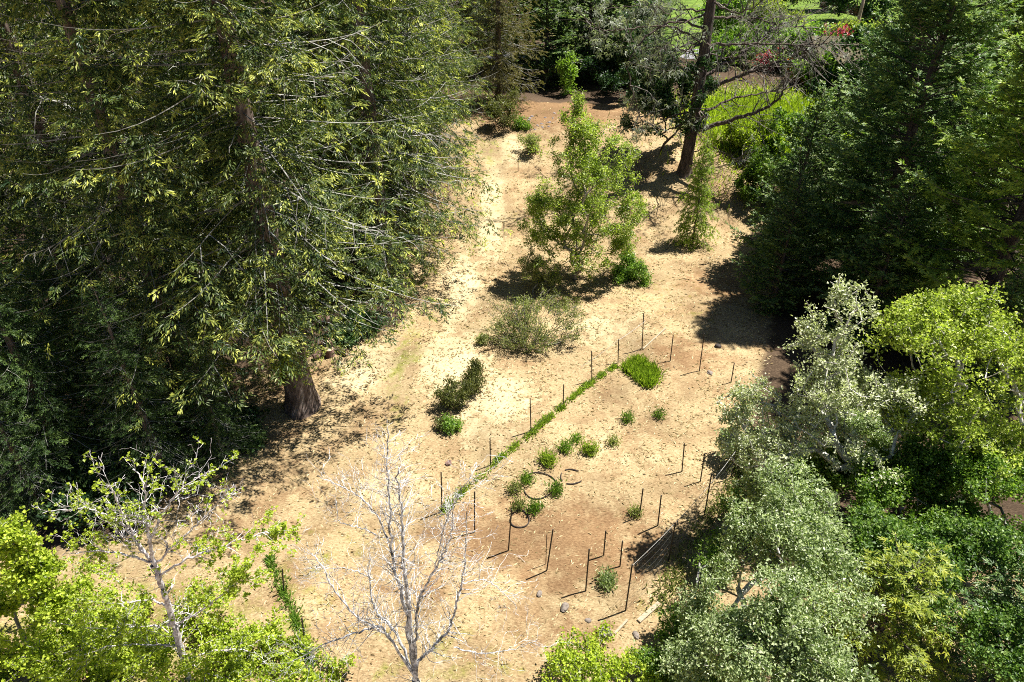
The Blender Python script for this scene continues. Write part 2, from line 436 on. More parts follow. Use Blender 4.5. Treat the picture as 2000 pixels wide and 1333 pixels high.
def ground_masks(x, y):
    cl = in_clearing(x, y)
    fg = 1 - sstep(15, 18, y)                                    # foreground strip, no needle litter
    litter = (1 - cl) * (1 - fg)
    g = np.zeros_like(x)
    for px, py, rx, ry, rot, w in ((800, 690, 1.3, 6, -.25, .5), (770, 800, 1.0, 3, 0, .45), (960, 400, 2.5, 5, 0, .3), (1230, 560, 6, 4, 0, .32),
                                   (1330, 600, 4, 5, 0, .3), (300, 1260, 6, 3.2, 0, .55), (560, 1200, 1.2, 4, 0, .5), (1350, 1180, 1.6, 5, -.5, .5),
                                   (700, 1060, 1.5, 1.5, 0, .4), (850, 1290, 4, 2, 0, .4), (960, 300, 2, 5, 0, .4), (1000, 430, 1.5, 6, 0, .25), (90, 1200, 5, 5, 0, .45)):
        c = G(px, py)
        g = np.maximum(g, w * gauss(x, y, c[0], c[1], rx, ry, rot))
    soil = np.zeros_like(x)
    for px, py, rx, ry, w in ((1130, 1060, 4.8, 3.0, .8), (1330, 690, 3, 2.2, .75), (1400, 560, 3.5, 3.5, .7), (1090, 215, 9, 6, 1.1), (960, 1040, 3, 2, .85), (1230, 780, 4, 2.5, .4),
                              (1100, 1230, 3, 1.5, .6), (800, 1150, 4, 2, .5), (560, 1000, 5, 4, .45), (1020, 380, 2, 7, .4)):
        c = G(px, py)
        soil = np.maximum(soil, w * gauss(x, y, c[0], c[1], rx, ry))
    pale = np.zeros_like(x)
    for px, py, rx, ry, w in ((960, 420, 1.2, 9, .9), (900, 560, 1.6, 5, .9), (880, 700, 2.4, 4, .85), (960, 780, 3, 4, .75), (720, 720, 2.5, 2.5, .75), (1180, 640, 4, 3, .6), (1220, 880, 3.5, 2.2, .45), (1000, 290, 1.5, 4, .8), (760, 960, 2.5, 2.5, .6)):
        c = G(px, py); pale = np.maximum(pale, w * gauss(x, y, c[0], c[1], rx, ry))
    lawn = sstep(84, 92, y) * sstep(4, 12, x + .12 * (y - 84))
    c = G(1500, 250)
    lawn = np.maximum(lawn, 1.1 * gauss(x, y, c[0] + 2, c[1] + 3, 8, 11))
    c = G(425, 352)
    lawn = np.maximum(lawn, 1.1 * gauss(x, y, c[0], c[1], 5, 7))
    litter = litter * (1 - np.clip(lawn, 0, 1))
    return dict(pale=pale, litter=litter, green=g, soil=soil, lawn=np.clip(lawn, 0, 1))

def build_ground():
    def axis(lo, hi, step, far):
        core = np.arange(lo, hi + 1e-6, step)
        g = np.cumsum(step * 1.35 ** np.arange(1, 40)); g = g[g < far]
        return np.concatenate([lo - g[::-1], core, hi + g])
    X, Y = axis(-46, 46, .5, 1500), axis(2, 104, .5, 1800)
    gx, gy = np.meshgrid(X, Y)
    x, y = gx.ravel(), gy.ravel()
    V = np.stack([x, y, terrain(x, y)], 1)
    ny, nx = gx.shape
    i = (np.arange(ny - 1)[:, None] * nx + np.arange(nx - 1)[None]).ravel()
    F = np.stack([i, i + 1, i + nx + 1, i + nx], 1)
    me = make_mesh('ground', V, F, None, [M['ground']], smooth=True)
    for k, v in ground_masks(x, y).items():
        a = me.attributes.new(k, 'FLOAT', 'POINT'); a.data.foreach_set('value', v.astype(np.float32))
    tag(obj('ground', me), 'pale dry mown grass of the clearing', None, None, 'structure')
build_ground()

def build_hay():
    rng = np.random.default_rng(11)
    n = 330000
    y = rng.uniform(7, 66, n); x = rng.uniform(-16, 20, n)
    gm = ground_masks(x, y)
    wind = .55 + .45 * np.sin((x * .55 - y * .35) * 4.2 + 1.5 * np.sin(y * .7))            # raked windrows
    keep = (rng.random(n) < np.clip(1.4 - y / 45, .22, 1)) & (rng.random(n) < in_clearing(x, y) + .35 * (y < 15)) & (rng.random(n) < (1 - .85 * np.clip(gm['soil'], 0, 1)) * (.35 + .65 * wind))
    x, y = x[keep], y[keep]
    # clumps: hay lies in small combed heaps
    cl = np.sin(x * 5.1 + 2 * np.sin(y * 3.3)) * np.sin(y * 6.7 + 2 * np.sin(x * 2.9)) + rng.normal(0, .5, len(x))
    k = cl > -.1; x, y = x[k], y[k]
    n = len(x)
    th = rng.normal(.5, .9, n)
    up = rng.uniform(.03, .5, n)
    d = np.stack([np.cos(th), np.sin(th), up], 1)
    pos = np.stack([x, y, terrain(x, y) - .005], 1)
    ln = rng.uniform(.06, .17, n) * (1 + y / 60); wd = rng.uniform(.008, .022, n) * (1 + y / 45)
    V, F, q = leaves(pos, d, np.stack([np.zeros(n), np.zeros(n), np.ones(n)], 1) + rng.normal(0, .4, (n, 3)), ln, wd)
    t = np.repeat(rng.uniform(.2, .95, n), q)
    tag(obj('hay', make_mesh('hay', V, F, t, [M['hay']])), 'loose straw-coloured mown grass lying over the clearing', 'grass', None, 'stuff')
build_hay()

# ------------------------------------------------------------------ conifers
def conifer_meshes(key, seed, H, R, zb, fol, bark, twig, n_wh=50, per=5, elev=(-14, 42), sag=.22, lift=.25, droop=.45, blet=.17, maxb=1.5,
                   spr=.12, sl=(.16, .34), sw=.045, dead=.1, gap=.18, prof=.75, trunk_r=None, hang=.0, twig_share=.35, clump=.35, rough=.22, s0r=(.18, .42), cull=0.0, tuft=0, limb_r=1.0, zj=.5):
    rng = np.random.default_rng(seed)
    trunk_r = trunk_r or H * .016
    zz = np.linspace(-.4, H, 26)
    wob = np.cumsum(rng.normal(0, .025, (26, 2)), 0) * np.linspace(0, 1, 26)[:, None]
    tp = np.column_stack([wob, zz])
    fl = trunk_r * (1 - zz / H * .97).clip(.03) * (1 + .5 * np.exp(-np.maximum(zz, 0) / (trunk_r * 1.6)))
    trunk = make_mesh(key + '_trunk', *tube(tp, fl, 12, True, .04, rng), None, [bark], smooth=True)
    P0, P1, R0, R1 = [], [], [], []
    sp, sd, sn, sL, sT = [], [], [], [], []
    az = rng.uniform(0, 6.28)
    S = np.linspace(0, 1, 9)
    zpos = zb + (H - zb) * (np.linspace(0, .985, n_wh) ** .92)
    for wz in zpos:
        for b in range(per):
            z = wz + rng.normal(0, (H - zb) / n_wh * zj)
            if z > H * .99 or z < .2: continue
            t = (z - zb) / (H - zb)
            az += 2.39996 + rng.normal(0, .35)
            Lb = R * (max(0, 1 - t) ** prof) * (.55 + .45 * min(1, max(t, 0) / .12)) * rng.uniform(.6, 1.15) + .25
            el = math.radians(elev[0] + (elev[1] - elev[0]) * max(t, 0) ** 1.2 + rng.normal(0, 7))
            hdir = np.array([math.cos(az), math.sin(az), 0])
            bend = rng.normal(0, .12)
            sdv = np.array([-math.sin(az), math.cos(az), 0])
            rr = Lb * S * math.cos(el)
            zc = Lb * (math.sin(el) * S - sag * S ** 1.6 * (1 - .5 * t) + lift * S ** 3.2 * (1 - .3 * t))
            B = np.array([np.interp(z, zz, tp[:, 0]), np.interp(z, zz, tp[:, 1]), z]) + hdir * rr[:, None] + sdv * (bend * Lb * S ** 2)[:, None] + np.array([0, 0, 1.]) * zc[:, None]
            r = (.012 + .009 * Lb) * (1 - S * .85) * limb_r
            P0.append(B[:-1]); P1.append(B[1:]); R0.append(r[:-1]); R1.append(r[1:])
            isdead = rng.random() < dead * (1.6 - t)
            nb = max(3, int(Lb / blet))
            s0 = .12 if Lb < 1.5 else rng.uniform(*s0r)
            s = np.linspace(s0, 1, nb) + rng.normal(0, .01, nb); s = np.clip(s, .05, 1)
            bp = np.stack([np.interp(s, S, B[:, i]) for i in range(3)], 1)
            tg = unit(np.stack([np.interp(s, S, np.gradient(B[:, i])) for i in range(3)], 1))
            side = np.where(np.arange(nb) % 2 == 0, 1., -1.)
            ang = np.radians(rng.normal(52, 9, nb)) * np.where(s > .97, .2, 1)
            sv = unit(np.cross(tg, [0, 0, 1.]))
            bd = tg * np.cos(ang)[:, None] + sv * (np.sin(ang) * side)[:, None] + rng.normal(0, .1, (nb, 3))
            bl = np.minimum((.62 * Lb * (1 - s) + .28) * rng.uniform(.55, 1.1, nb), maxb)
            keep = rng.random(nb) > gap
            cm = np.sin(s * rng.uniform(5, 11) + rng.uniform(0, 6)) > -1 + clump * 1.1      # missing stretches of foliage
            keep &= cm
            if isdead or rng.random() < .25:
                m = rng.random(nb) < (.75 if isdead else twig_share * .5)
            else:
                m = rng.random(nb) < twig_share * .3
            for uu0, uu1 in ((0, .5), (.5, 1.)):
                q0 = bp + bd * (bl * uu0)[:, None] - np.array([0, 0, 1.]) * (droop * bl * uu0 ** 2)[:, None]
                q1 = bp + bd * (bl * uu1)[:, None] - np.array([0, 0, 1.]) * (droop * bl * uu1 ** 2)[:, None]
                P0.append(q0[m]); P1.append(q1[m]); R0.append(np.full(m.sum(), .017 if uu0 == 0 else .012)); R1.append(np.full(m.sum(), .012 if uu0 == 0 else .005))
            if isdead: continue
            if tuft:
                K = max(1, int(maxb / spr))
                u = (np.arange(K)[None] + rng.uniform(.4, 1.1, (nb, K))) * spr / bl[:, None]
                u = np.where(np.arange(K)[None] == 0, np.minimum(u, 1.0), u)
                ii, kk = np.nonzero((u <= 1.0) & keep[:, None])
                if len(ii) == 0: continue
                uu = u[ii, kk]
                cen = bp[ii] + bd[ii] * (bl[ii] * uu)[:, None] - np.array([0, 0, 1.]) * (droop * bl[ii] * uu ** 2)[:, None] + rng.normal(0, .10, (len(ii), 3))
                if cull:
                    w_ = 1.25
                    nz = np.sin(cen[:, 0] * w_ + 1.7 * np.sin(cen[:, 1] * w_ * .8 + seed)) + np.sin(cen[:, 1] * w_ + 1.7 * np.sin(cen[:, 2] * w_ * .9)) + np.sin(cen[:, 2] * w_ * 1.9 + 1.5 * np.sin(cen[:, 0] * w_))
                    kp = nz + rng.normal(0, .3, len(nz)) > -2.1 + 4.6 * cull
                    if not kp.any(): continue
                    ii, kk, uu, cen = ii[kp], kk[kp], uu[kp], cen[kp]
                tb = rng.normal(0, .18, len(ii)) + .30 + .20 * uu
                ti = np.repeat(np.arange(len(ii)), tuft); nT = len(ti)
                hang_ = unit(unit(bd[ii]) * rng.uniform(.5, 1.0, (len(ii), 1)) + rng.normal(0, .25, (len(ii), 3)) + np.array([0, 0, -.55]))[ti]
                tl = rng.random((nT, 1)) * .5
                lat = unit(np.cross(hang_, [0, 0, 1.])) * rng.normal(0, 1, (nT, 1))
                d = hang_ * .8 + lat * .6 + rvec(rng, nT) * .35
                sp.append(cen[ti] + hang_ * tl + lat * .07 * (1.2 - tl)); sd.append(d); sn.append(np.array([0, 0, 1.]) + rng.normal(0, .45, (nT, 3)))
                sL.append(rng.uniform(*sl, nT)); sT.append(np.clip(tb[ti] + .5 * (tl[:, 0] - .25) + rng.normal(0, .06, nT), 0, 1))
                continue
            K = max(2, int(maxb / spr))
            u = (np.arange(K)[None] + rng.uniform(.2, .9, (nb, K))) * spr / bl[:, None]
            ok = (u <= 1.0) & keep[:, None]
            ii, kk = np.nonzero(ok)
            if len(ii) == 0: continue
            uu = u[ii, kk]
            pos = bp[ii] + bd[ii] * (bl[ii] * uu)[:, None] - np.array([0, 0, 1.]) * (droop * bl[ii] * uu ** 2)[:, None]
            if cull:
                w_ = 2.1
                nz = np.sin(pos[:, 0] * w_ + 1.9 * np.sin(pos[:, 1] * w_ * .8 + seed)) + np.sin(pos[:, 1] * w_ + 1.9 * np.sin(pos[:, 2] * w_ * .9)) + np.sin(pos[:, 2] * w_ * 1.3 + 1.5 * np.sin(pos[:, 0] * w_))
                kp = nz + rng.normal(0, .35, len(nz)) > -2.2 + 5.0 * cull
                if not kp.any(): continue
                ii, kk, uu, pos = ii[kp], kk[kp], uu[kp], pos[kp]
            d = unit(bd[ii]) - np.array([0, 0, 1.]) * (2 * droop * uu * .7)[:, None]
            lat = unit(np.cross(bd[ii], [0, 0, 1.]))
            d = d + lat * (np.where(kk % 2 == 0, .75, -.75) * (1 - .5 * uu))[:, None] + rng.normal(0, rough, (len(ii), 3))
            if hang: d[:, 2] -= hang * rng.random(len(ii))
            n = np.array([0, 0, 1.]) + rng.normal(0, .45, (len(ii), 3))
            sp.append(pos); sd.append(d); sn.append(n)
            sL.append(rng.uniform(*sl, len(ii)))
            sT.append(np.clip(.26 + .42 * uu + rng.normal(0, .10, len(ii)), 0, 1))
    V, F = prisms(np.vstack(P0), np.vstack(P1), np.concatenate(R0), np.concatenate(R1), 3)
    limb = make_mesh(key + '_branches', V, F, None, [twig])
    pos = np.vstack(sp); ln = np.concatenate(sL)
    V, F, q = (leaves if tuft else needle_sprays)(pos, np.vstack(sd), np.vstack(sn), ln, np.full(len(pos), sw))
    crown = make_mesh(key + '_crown', V, F, np.repeat(np.concatenate(sT), q), [fol])
    print('conifer', key, 'tris', len(F))
    return dict(trunk=trunk, branches=limb, crown=crown, H=H)


PROTO = {}
SPR = dict(fol=M['spruce'], bark=M['bark_spruce'], twig=M['twig_grey'])
TU = dict(tuft=23, blet=.27, spr=.36, maxb=1.25, sl=(.10, .21), sw=.023, droop=.75, clump=.15, gap=.05, s0r=(.02, .10), twig_share=.12, limb_r=.55, cull=.2)
PROTO['spruce_a'] = conifer_meshes('spruce_a', 1, 30, 6.6, 3.2, n_wh=60, per=5, dead=.05, trunk_r=.5, **TU, **SPR)
PROTO['spruce_b'] = conifer_meshes('spruce_b', 2, 30, 6.6, 5.4, n_wh=58, per=5, dead=.03, sag=.3, trunk_r=.54, **TU, **SPR)
PROTO['spruce_c'] = conifer_meshes('spruce_c', 3, 26, 5.8, 1.2, n_wh=58, per=5, dead=.06, trunk_r=.42, **TU, **SPR)
FIR = dict(bark=M['bark_dead'], twig=M['twig_dark'])
PROTO['fir_a'] = conifer_meshes('fir_a', 4, 24, 5.4, .8, fol=M['fir'], n_wh=36, per=10, zj=.16, elev=(-4, 50), sag=.10, lift=.3, droop=.18, dead=.02, gap=.1, clump=.12, twig_share=.05, blet=.15, spr=.10, sw=.045, sl=(.16, .34), **FIR)
PROTO['fir_b'] = conifer_meshes('fir_b', 5, 11, 3.3, .3, fol=M['fir'], n_wh=20, per=10, zj=.16, elev=(0, 52), sag=.08, sw=.05, lift=.3, droop=.15, dead=.02, gap=.1, clump=.12, twig_share=.05, blet=.15, maxb=1.1, sl=(.14, .28), **FIR)

def conifer(kind, name, loc, label, group=None, scale=1.0, rz=0.0, wide=1.0, mat=None):
    p = PROTO[kind]
    t = thing(name, loc, label, 'tree', group, rz)
    for part in ('trunk', 'branches', 'crown'):
        me = p[part]
        o = obj(part, me, t)
        if part != 'trunk': o['kind'] = 'stuff'
        if part == 'crown' and mat:
            o.material_slots[0].link = 'OBJECT'; o.material_slots[0].material = M[mat]
        o.scale = (scale * wide, scale * wide, scale)
    return t

def at(x, y):
    return (x, y, float(terrain(x, y)))

GL = 'old spruces on the left of the clearing'
LEFT = [
 ('spruce_a', -14.4, 24.3, 1.00, .3, .92, 'tall spruce whose bare pale trunk shows high up on the left'),
 ('spruce_b', -9.8, 25.1, 1.00, 1.1, 1.18, 'giant spruce whose thick reddish trunk stands at the edge of the dry grass'),
 ('spruce_c', -7.6, 37.0, 1.20, 2.2, 1.0, 'spruce above the cut logs, behind the giant reddish trunk'),
 ('spruce_a', -15.5, 36.0, 1.00, 3.6, 1.0, 'spruce whose lichened limbs frame the glimpse of lawn from the left'),
 ('spruce_a', -6.8, 44.0, 1.00, 4.4, .95, 'spruce with drooping limb tips overhanging the left edge of the path'),
 ('spruce_c', -20.5, 30.0, 1.15, 5.0, 1.05, 'shadowy spruce at the left edge behind the bare pale trunk'),
 ('spruce_a', -25.5, 39.0, 1.00, .9, 1.0, 'spruce at the upper left corner of the photo'),
 ('spruce_b', -19.0, 47.0, 1.00, 1.9, 1.0, 'spruce deep in the left wood, right of the corner one'),
 ('spruce_c', -12.5, 46.0, 1.20, 3.1, 1.0, 'spruce at the top of the photo left of the narrow yellowish one'),
 ('spruce_a', -6.4, 51.0, .95, 5.6, .9, 'narrow yellowish spruce at the upper bend of the path'),
 ('spruce_b', -26.0, 27.0, .95, 2.6, .95, 'spruce half out of the photo at its left side'),
 ('spruce_c', -26.0, 56.0, 1.1, 4.0, 1.0, 'far spruce behind the upper left corner'),
 ('spruce_a', -13.5, 57.0, 1.0, 2.9, 1.0, 'far spruce showing in the upper middle of the left wood'),
 ('spruce_b', -6.5, 61.0, .95, .5, .8, 'spruce next to the brownish one at the head of the clearing'),
 ('spruce_c', -35.0, 48.0, 1.2, 1.5, 1.1, 'far spruce filling the left margin near the top'),
 ('spruce_a', -20.0, 66.0, 1.0, 4.6, 1.1, 'hindmost spruce left of the centre of the wood'),
 ('spruce_b', -11.0, 70.0, 1.0, 5.9, 1.1, 'hindmost spruce closest to the head of the clearing'),
 ('spruce_c', -33.0, 66.0, 1.3, .2, 1.1, 'hindmost spruce towards the left margin'),
 ('spruce_a', -4.5, 77.0, .95, 3.9, 1.0, 'hindmost spruce behind the brownish one'),
]
for k, x, y, s, rz, w, lab in LEFT:
    conifer(k, 'spruce_tree', at(x, y), lab, GL, s, rz, w)
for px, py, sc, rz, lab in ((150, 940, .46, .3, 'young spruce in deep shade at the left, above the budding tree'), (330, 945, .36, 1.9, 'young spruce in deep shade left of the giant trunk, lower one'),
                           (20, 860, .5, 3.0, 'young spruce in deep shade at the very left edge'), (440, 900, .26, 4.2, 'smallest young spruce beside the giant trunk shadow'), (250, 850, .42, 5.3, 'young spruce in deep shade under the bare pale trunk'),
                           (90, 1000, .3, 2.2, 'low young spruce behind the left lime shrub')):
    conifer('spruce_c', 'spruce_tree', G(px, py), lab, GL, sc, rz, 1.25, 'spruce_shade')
conifer('spruce_c', 'spruce_tree', at(-1.2, 65.0), 'brownish spruce standing at the head of the clearing, left of the dark shade', GL, .85, .4, .95, 'spruce_brown')

GR = 'dark firs on the right of the clearing'
RIGHT = [
 ('fir_a', 20.5, 35.0, 1.00, .4, 1.0, None, 'tall dark fir dominating the right side of the photo'),
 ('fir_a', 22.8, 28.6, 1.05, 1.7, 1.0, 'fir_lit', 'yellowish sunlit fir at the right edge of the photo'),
 ('fir_b', 16.8, 38.5, 1.00, 2.9, 1.0, None, 'small pointed fir left of the tall dark one'),
 ('fir_b', 15.0, 34.0, .70, 4.1, 1.1, None, 'low dark fir at the shaded right edge of the dry grass'),
 ('fir_a', 25.0, 45.0, .92, 5.2, .9, None, 'dark fir with its top beside the neighbouring garden'),
 ('fir_b', 18.6, 30.5, .85, .8, 1.1, None, 'bushy dark fir in front of the tall one'),
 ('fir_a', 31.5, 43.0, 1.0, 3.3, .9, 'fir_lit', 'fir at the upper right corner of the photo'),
 ('fir_b', 20.8, 25.0, .62, 2.0, 1.1, None, 'dark fir in deep shade behind the yellow-green tree'),
 ('fir_b', 19.5, 42.5, .95, 1.2, 1.0, None, 'spiky small fir behind the pointed one'),
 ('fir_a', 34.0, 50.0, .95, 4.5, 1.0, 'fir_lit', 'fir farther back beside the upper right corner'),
 ('fir_a', 41.0, 58.0, .95, .1, 1.0, None, 'hindmost fir at the right margin'),
 ('fir_b', 29.0, 52.0, 1.2, 2.4, 1.1, None, 'bushy fir in front of the house, right of its window'),
 ('fir_b', 36.0, 62.0, 1.3, 3.4, 1.1, None, 'bushy fir behind the dark ones near the far road'),
]
for k, x, y, s, rz, w, mt, lab in RIGHT:
    conifer(k, 'fir_tree', at(x, y), lab, GR, s, rz, w, mt)

GB = 'dark evergreens closing the clearing'
BACK = [(3.5, 74, 1.25, 0.2, 'dark evergreen in deep shade right of the brownish spruce'),
        (8.0, 77, 1.35, 1.4, 'dark evergreen in the middle behind the head of the clearing'),
        (12.5, 75, 1.3, 2.6, 'dark evergreen behind the bare conifer trunk on its left'),
        (0.5, 82, 1.6, 3.7, 'tall dark evergreen farthest back behind the brownish spruce'),
        (15.0, 83, 1.1, 5.1, 'dark evergreen far behind the bare conifer'),
        (5.5, 86, 1.6, .9, 'tall dark evergreen filling the top edge above the sapling'),
        (10.5, 88, 1.6, 2.1, 'tall dark evergreen filling the top edge left of the bare conifer'),
        (-3.0, 92, 1.7, 4.1, 'tall dark evergreen at the top edge behind the brownish spruce')]
for x, y, s, rz, lab in BACK:
    conifer('fir_b', 'evergreen_tree', at(x, y), lab, GB, s, rz, 1.15)

# young conifers
PROTO['young'] = conifer_meshes('young', 21, 7.2, 2.1, .25, fol=M['young_fir'], bark=M['bark_dead'], twig=M['twig_dark'], n_wh=30, per=5, elev=(-10, 40), sag=.25, lift=.1, droop=.7, blet=.13,
                                maxb=.8, spr=.09, sl=(.12, .26), sw=.035, dead=0, gap=.15, clump=.2, twig_share=.05, trunk_r=.09, hang=.5)
g = G(1352, 478)
conifer('young', 'young_conifer', g, 'slender young conifer with drooping light green boughs in front of the bare trunk', None, 1.0, 0.0, .72)

# ------------------------------------------------------------------ broadleaf trees and shrubs
def grow(root, att, rng, alpha=.3, seg=.45, jit=.12, lift=.0):
    """connect every attractor to the growing skeleton; returns nodes, parent, order"""
    att = att[np.argsort(np.linalg.norm(att - root, axis=1) + rng.normal(0, .2, len(att)))]
    N = [np.array(root, float)]; par = [-1]; pl = [0.0]
    nodes = np.zeros((len(att) * 14 + 4, 3)); path = np.zeros(len(nodes)); nodes[0] = root; n = 1
    for a in att:
        dv = a - nodes[:n]
        cost = np.linalg.norm(dv, axis=1) + alpha * path[:n] + np.maximum(0, -dv[:, 2]) * .35
        j = int(np.argmin(cost))
        p = nodes[j]; L = np.linalg.norm(a - p)
        m = max(1, min(12, int(L / seg)))
        pd = unit(p - nodes[par[j]]) if par[j] >= 0 else np.array([0, 0, 1.])
        c = p + pd * L * .35 + np.array([0, 0, lift * L])
        last = j
        for i in range(1, m + 1):
            t = i / m
            q = (1 - t) ** 2 * p + 2 * t * (1 - t) * c + t * t * a
            if i < m: q = q + rng.normal(0, jit * seg * .5, 3)
            if n >= len(nodes): break
            nodes[n] = q; path[n] = path[last] + np.linalg.norm(q - nodes[last]); par.append(last); last = n; n += 1
    return nodes[:n], np.array(par[:n])

def radii(par, tip=.007, e=2.3, rmax=None):
    n = len(par)
    acc = np.zeros(n); kids = np.zeros(n, int)
    r = np.zeros(n)
    for i in range(n - 1, -1, -1):
        r[i] = tip if kids[i] == 0 else (acc[i] + (tip * .35) ** e) ** (1 / e)
        if par[i] >= 0:
            acc[par[i]] += r[i] ** e; kids[par[i]] += 1
    if rmax and r[0] > 0:
        k = rmax / r[0]
        if k < 1: r = np.maximum(tip * .8, r * k) 
        else: r = r * (1 + (k - 1) * (r / r[0]))
    return r, kids

def lobes(rng, spec):
    """spec: (centre, (rx,ry,rz), n)"""
    out = []
    for c, rad, n in spec:
        v = rvec(rng, n) * (rng.random((n, 1)) ** .45)
        q = np.asarray(c) + v * np.asarray(rad)
        f = np.random.default_rng(n).random(len(q)) < .14
        q[f] = np.asarray(c) + (q[f] - np.asarray(c)) * np.random.default_rng(n + 1).uniform(1.1, 1.45, (int(f.sum()), 1))
        if max(rad) > .9:
            w = 1.9
            nz = np.sin(q[:, 0] * w + 1.3 * np.sin(q[:, 1] * w)) + np.sin(q[:, 1] * w + 1.7 * np.sin(q[:, 2] * w)) + np.sin(q[:, 2] * w * 1.2 + q[:, 0])
            q = q[nz > -.45]
        out.append(q)
    return np.vstack(out)

def broadleaf(name, root, spec, label, cat, seed, leaf, bark, n_leaf=20000, ls=(.07, .13), asp=.33, spread=.35, tip=.007, rmax=.12, alpha=.3, seg=.45,
              leaf_r=.02, group=None, jit=.12, k=5, upright=.3, part='crown', stem='trunk', e=2.3, lift=0.0, twigs=True, tint0=.5, clus=7):
    rng = np.random.default_rng(seed)
    root = np.asarray(root, float)
    att = lobes(rng, spec)
    gz = terrain(att[:, 0], att[:, 1])
    att[:, 2] = np.maximum(att[:, 2], gz + .12)
    N, par = grow(root, att, rng, alpha, seg, jit, lift)
    r, kids = radii(par, tip, e, rmax)
    t = thing(name, root, label, cat, group)
    i = np.arange(1, len(N)); p = par[1:]
    big = r[p] > tip * 4
    parts = []
    if big.any(): parts.append(prisms(N[p[big]] - root, N[i[big]] - root, np.minimum(r[p[big]], r[i[big]] * 1.5), r[i[big]], max(k, 6)))
    if (~big).any(): parts.append(prisms(N[p[~big]] - root, N[i[~big]] - root, np.minimum(r[p[~big]], r[i[~big]] * 1.5), r[i[~big]], 3))
    V, F = joinm(parts)
    so = obj(stem, make_mesh(name + '_stem', V, F, None, [bark], smooth=True), t)
    if stem == 'stems': so['kind'] = 'stuff'
    if n_leaf:
        thin = np.nonzero((r < leaf_r) & (np.arange(len(N)) > 0))[0]
        # leaves grow in small clusters on the thin twigs
        nc = max(1, n_leaf // clus)
        w = np.where(kids[thin] == 0, 2.2, 1.0); w /= w.sum()
        at_ = rng.choice(thin, nc, p=w)
        f = rng.random(nc)[:, None]
        cen = N[at_] * f + N[par[at_]] * (1 - f) + rvec(rng, nc) * (spread * rng.random((nc, 1)) ** .7)
        cdir = unit(cen - N[par[at_]] + rng.normal(0, .05, (nc, 3)))
        ci = np.repeat(np.arange(nc), clus); n = len(ci)
        pos = cen[ci] + rng.normal(0, ls[1] * .75, (n, 3))
        pos[:, 2] = np.maximum(pos[:, 2], terrain(pos[:, 0], pos[:, 1]) + .02)
        d = cdir[ci] * .5 + rvec(rng, n) + np.array([0, 0, upright])
        nn = rvec(rng, n) * .8 + np.array([.25, .1, .8])
        ln = rng.uniform(*ls, n)
        V, F, q = leaves(pos - root, d, nn, ln, ln * asp)
        ctint = np.clip(tint0 + rng.normal(0, .3, nc), 0, 1)[ci]
        obj(part, make_mesh(name + '_leaves', V, F, np.repeat(ctint, q), [leaf]), t)['kind'] = 'stuff'
    return t

def EH(px, py, h, r, n):             # lobe centre seen at a photo pixel, h metres above the datum
    d = ray(px, py)
    return (d * ((h - CAM_H) / d[2]) + np.array([0, 0, CAM_H]), r, n)

def E(px, py, d, r, n):              # lobe given by where its centre stands in the photo and how far off it is
    return (P(px, py, d), r, n)

# the tree in the middle of the clearing
b = G(1122, 545); D = b[1]
broadleaf('birch_tree', b, [E(1130, 470, D, (3.3, 3.0, 1.5), 240), E(1145, 390, D, (3.3, 3.0, 1.8), 280), E(1150, 315, D + .2, (2.7, 2.4, 1.5), 220), E(1130, 255, D, (1.6, 1.5, 1.0), 90),
          E(1128, 205, D, (.3, .3, .8), 12), E(1075, 440, D, (2.0, 2.2, 1.2), 100), E(1205, 410, D, (1.6, 2.0, 1.2), 90), E(1190, 290, D, (1.0, 1.0, .8), 40), E(1050, 395, D, (.9, .9, .7), 30), E(1215, 470, D, (1.0, 1.2, .8), 40)],
          'leafy light green tree with slim pale stems in the middle of the clearing', 'tree', 31, M['birch'], M['bark_birch'], 46000, (.06, .14), .38, .26, .009, .15, .22, .45, .03)

# sparse shrubs in front of it
b = G(1030, 690); D = b[1]
broadleaf('broom_shrub', b, [(b + np.array([-.9, .9, 1.0]), (1.3, 1.2, .55), 120), (b + np.array([.8, 1.4, 1.15]), (1.7, 1.4, .55), 170), (b + np.array([1.8, .6, .9]), (1.4, 1.2, .6), 120), (b + np.array([.3, .2, .8]), (2.2, 1.1, .6), 140), (b + np.array([.4, 1.0, 1.9]), (1.9, 1.3, .6), 150), (b + np.array([1.6, 1.6, 1.5]), (1.4, 1.2, .6), 90), (b + np.array([.9, 2.3, 1.6]), (1.7, 1.2, .6), 120), (b + np.array([-.9, 1.9, 1.5]), (1.3, 1.1, .6), 90)],
          'large sprawling shrub with bare dark stems and thin green tips', 'shrub', 32, M['sage'], M['twig_mid'], 11000, (.06, .12), .25, .10, .013, .06, .75, .3, .016, 'shrubs near the middle tree', .25, stem='stems', part='foliage', upright=1.0)
b = G(1040, 572); D = b[1]
broadleaf('broom_shrub', b, [E(1040, 520, D, (.9, .9, .8), 60), E(1070, 545, D, (.9, .8, .5), 40), E(1110, 575, D - 1.0, (1.0, .9, .45), 50)],
          'greyish twiggy shrub at the foot of the middle tree', 'shrub', 33, M['sage'], M['twig_grey'], 7000, (.06, .12), .25, .14, .008, .05, .2, .3, .02, 'shrubs near the middle tree', .25, stem='stems', part='foliage', upright=1.0)

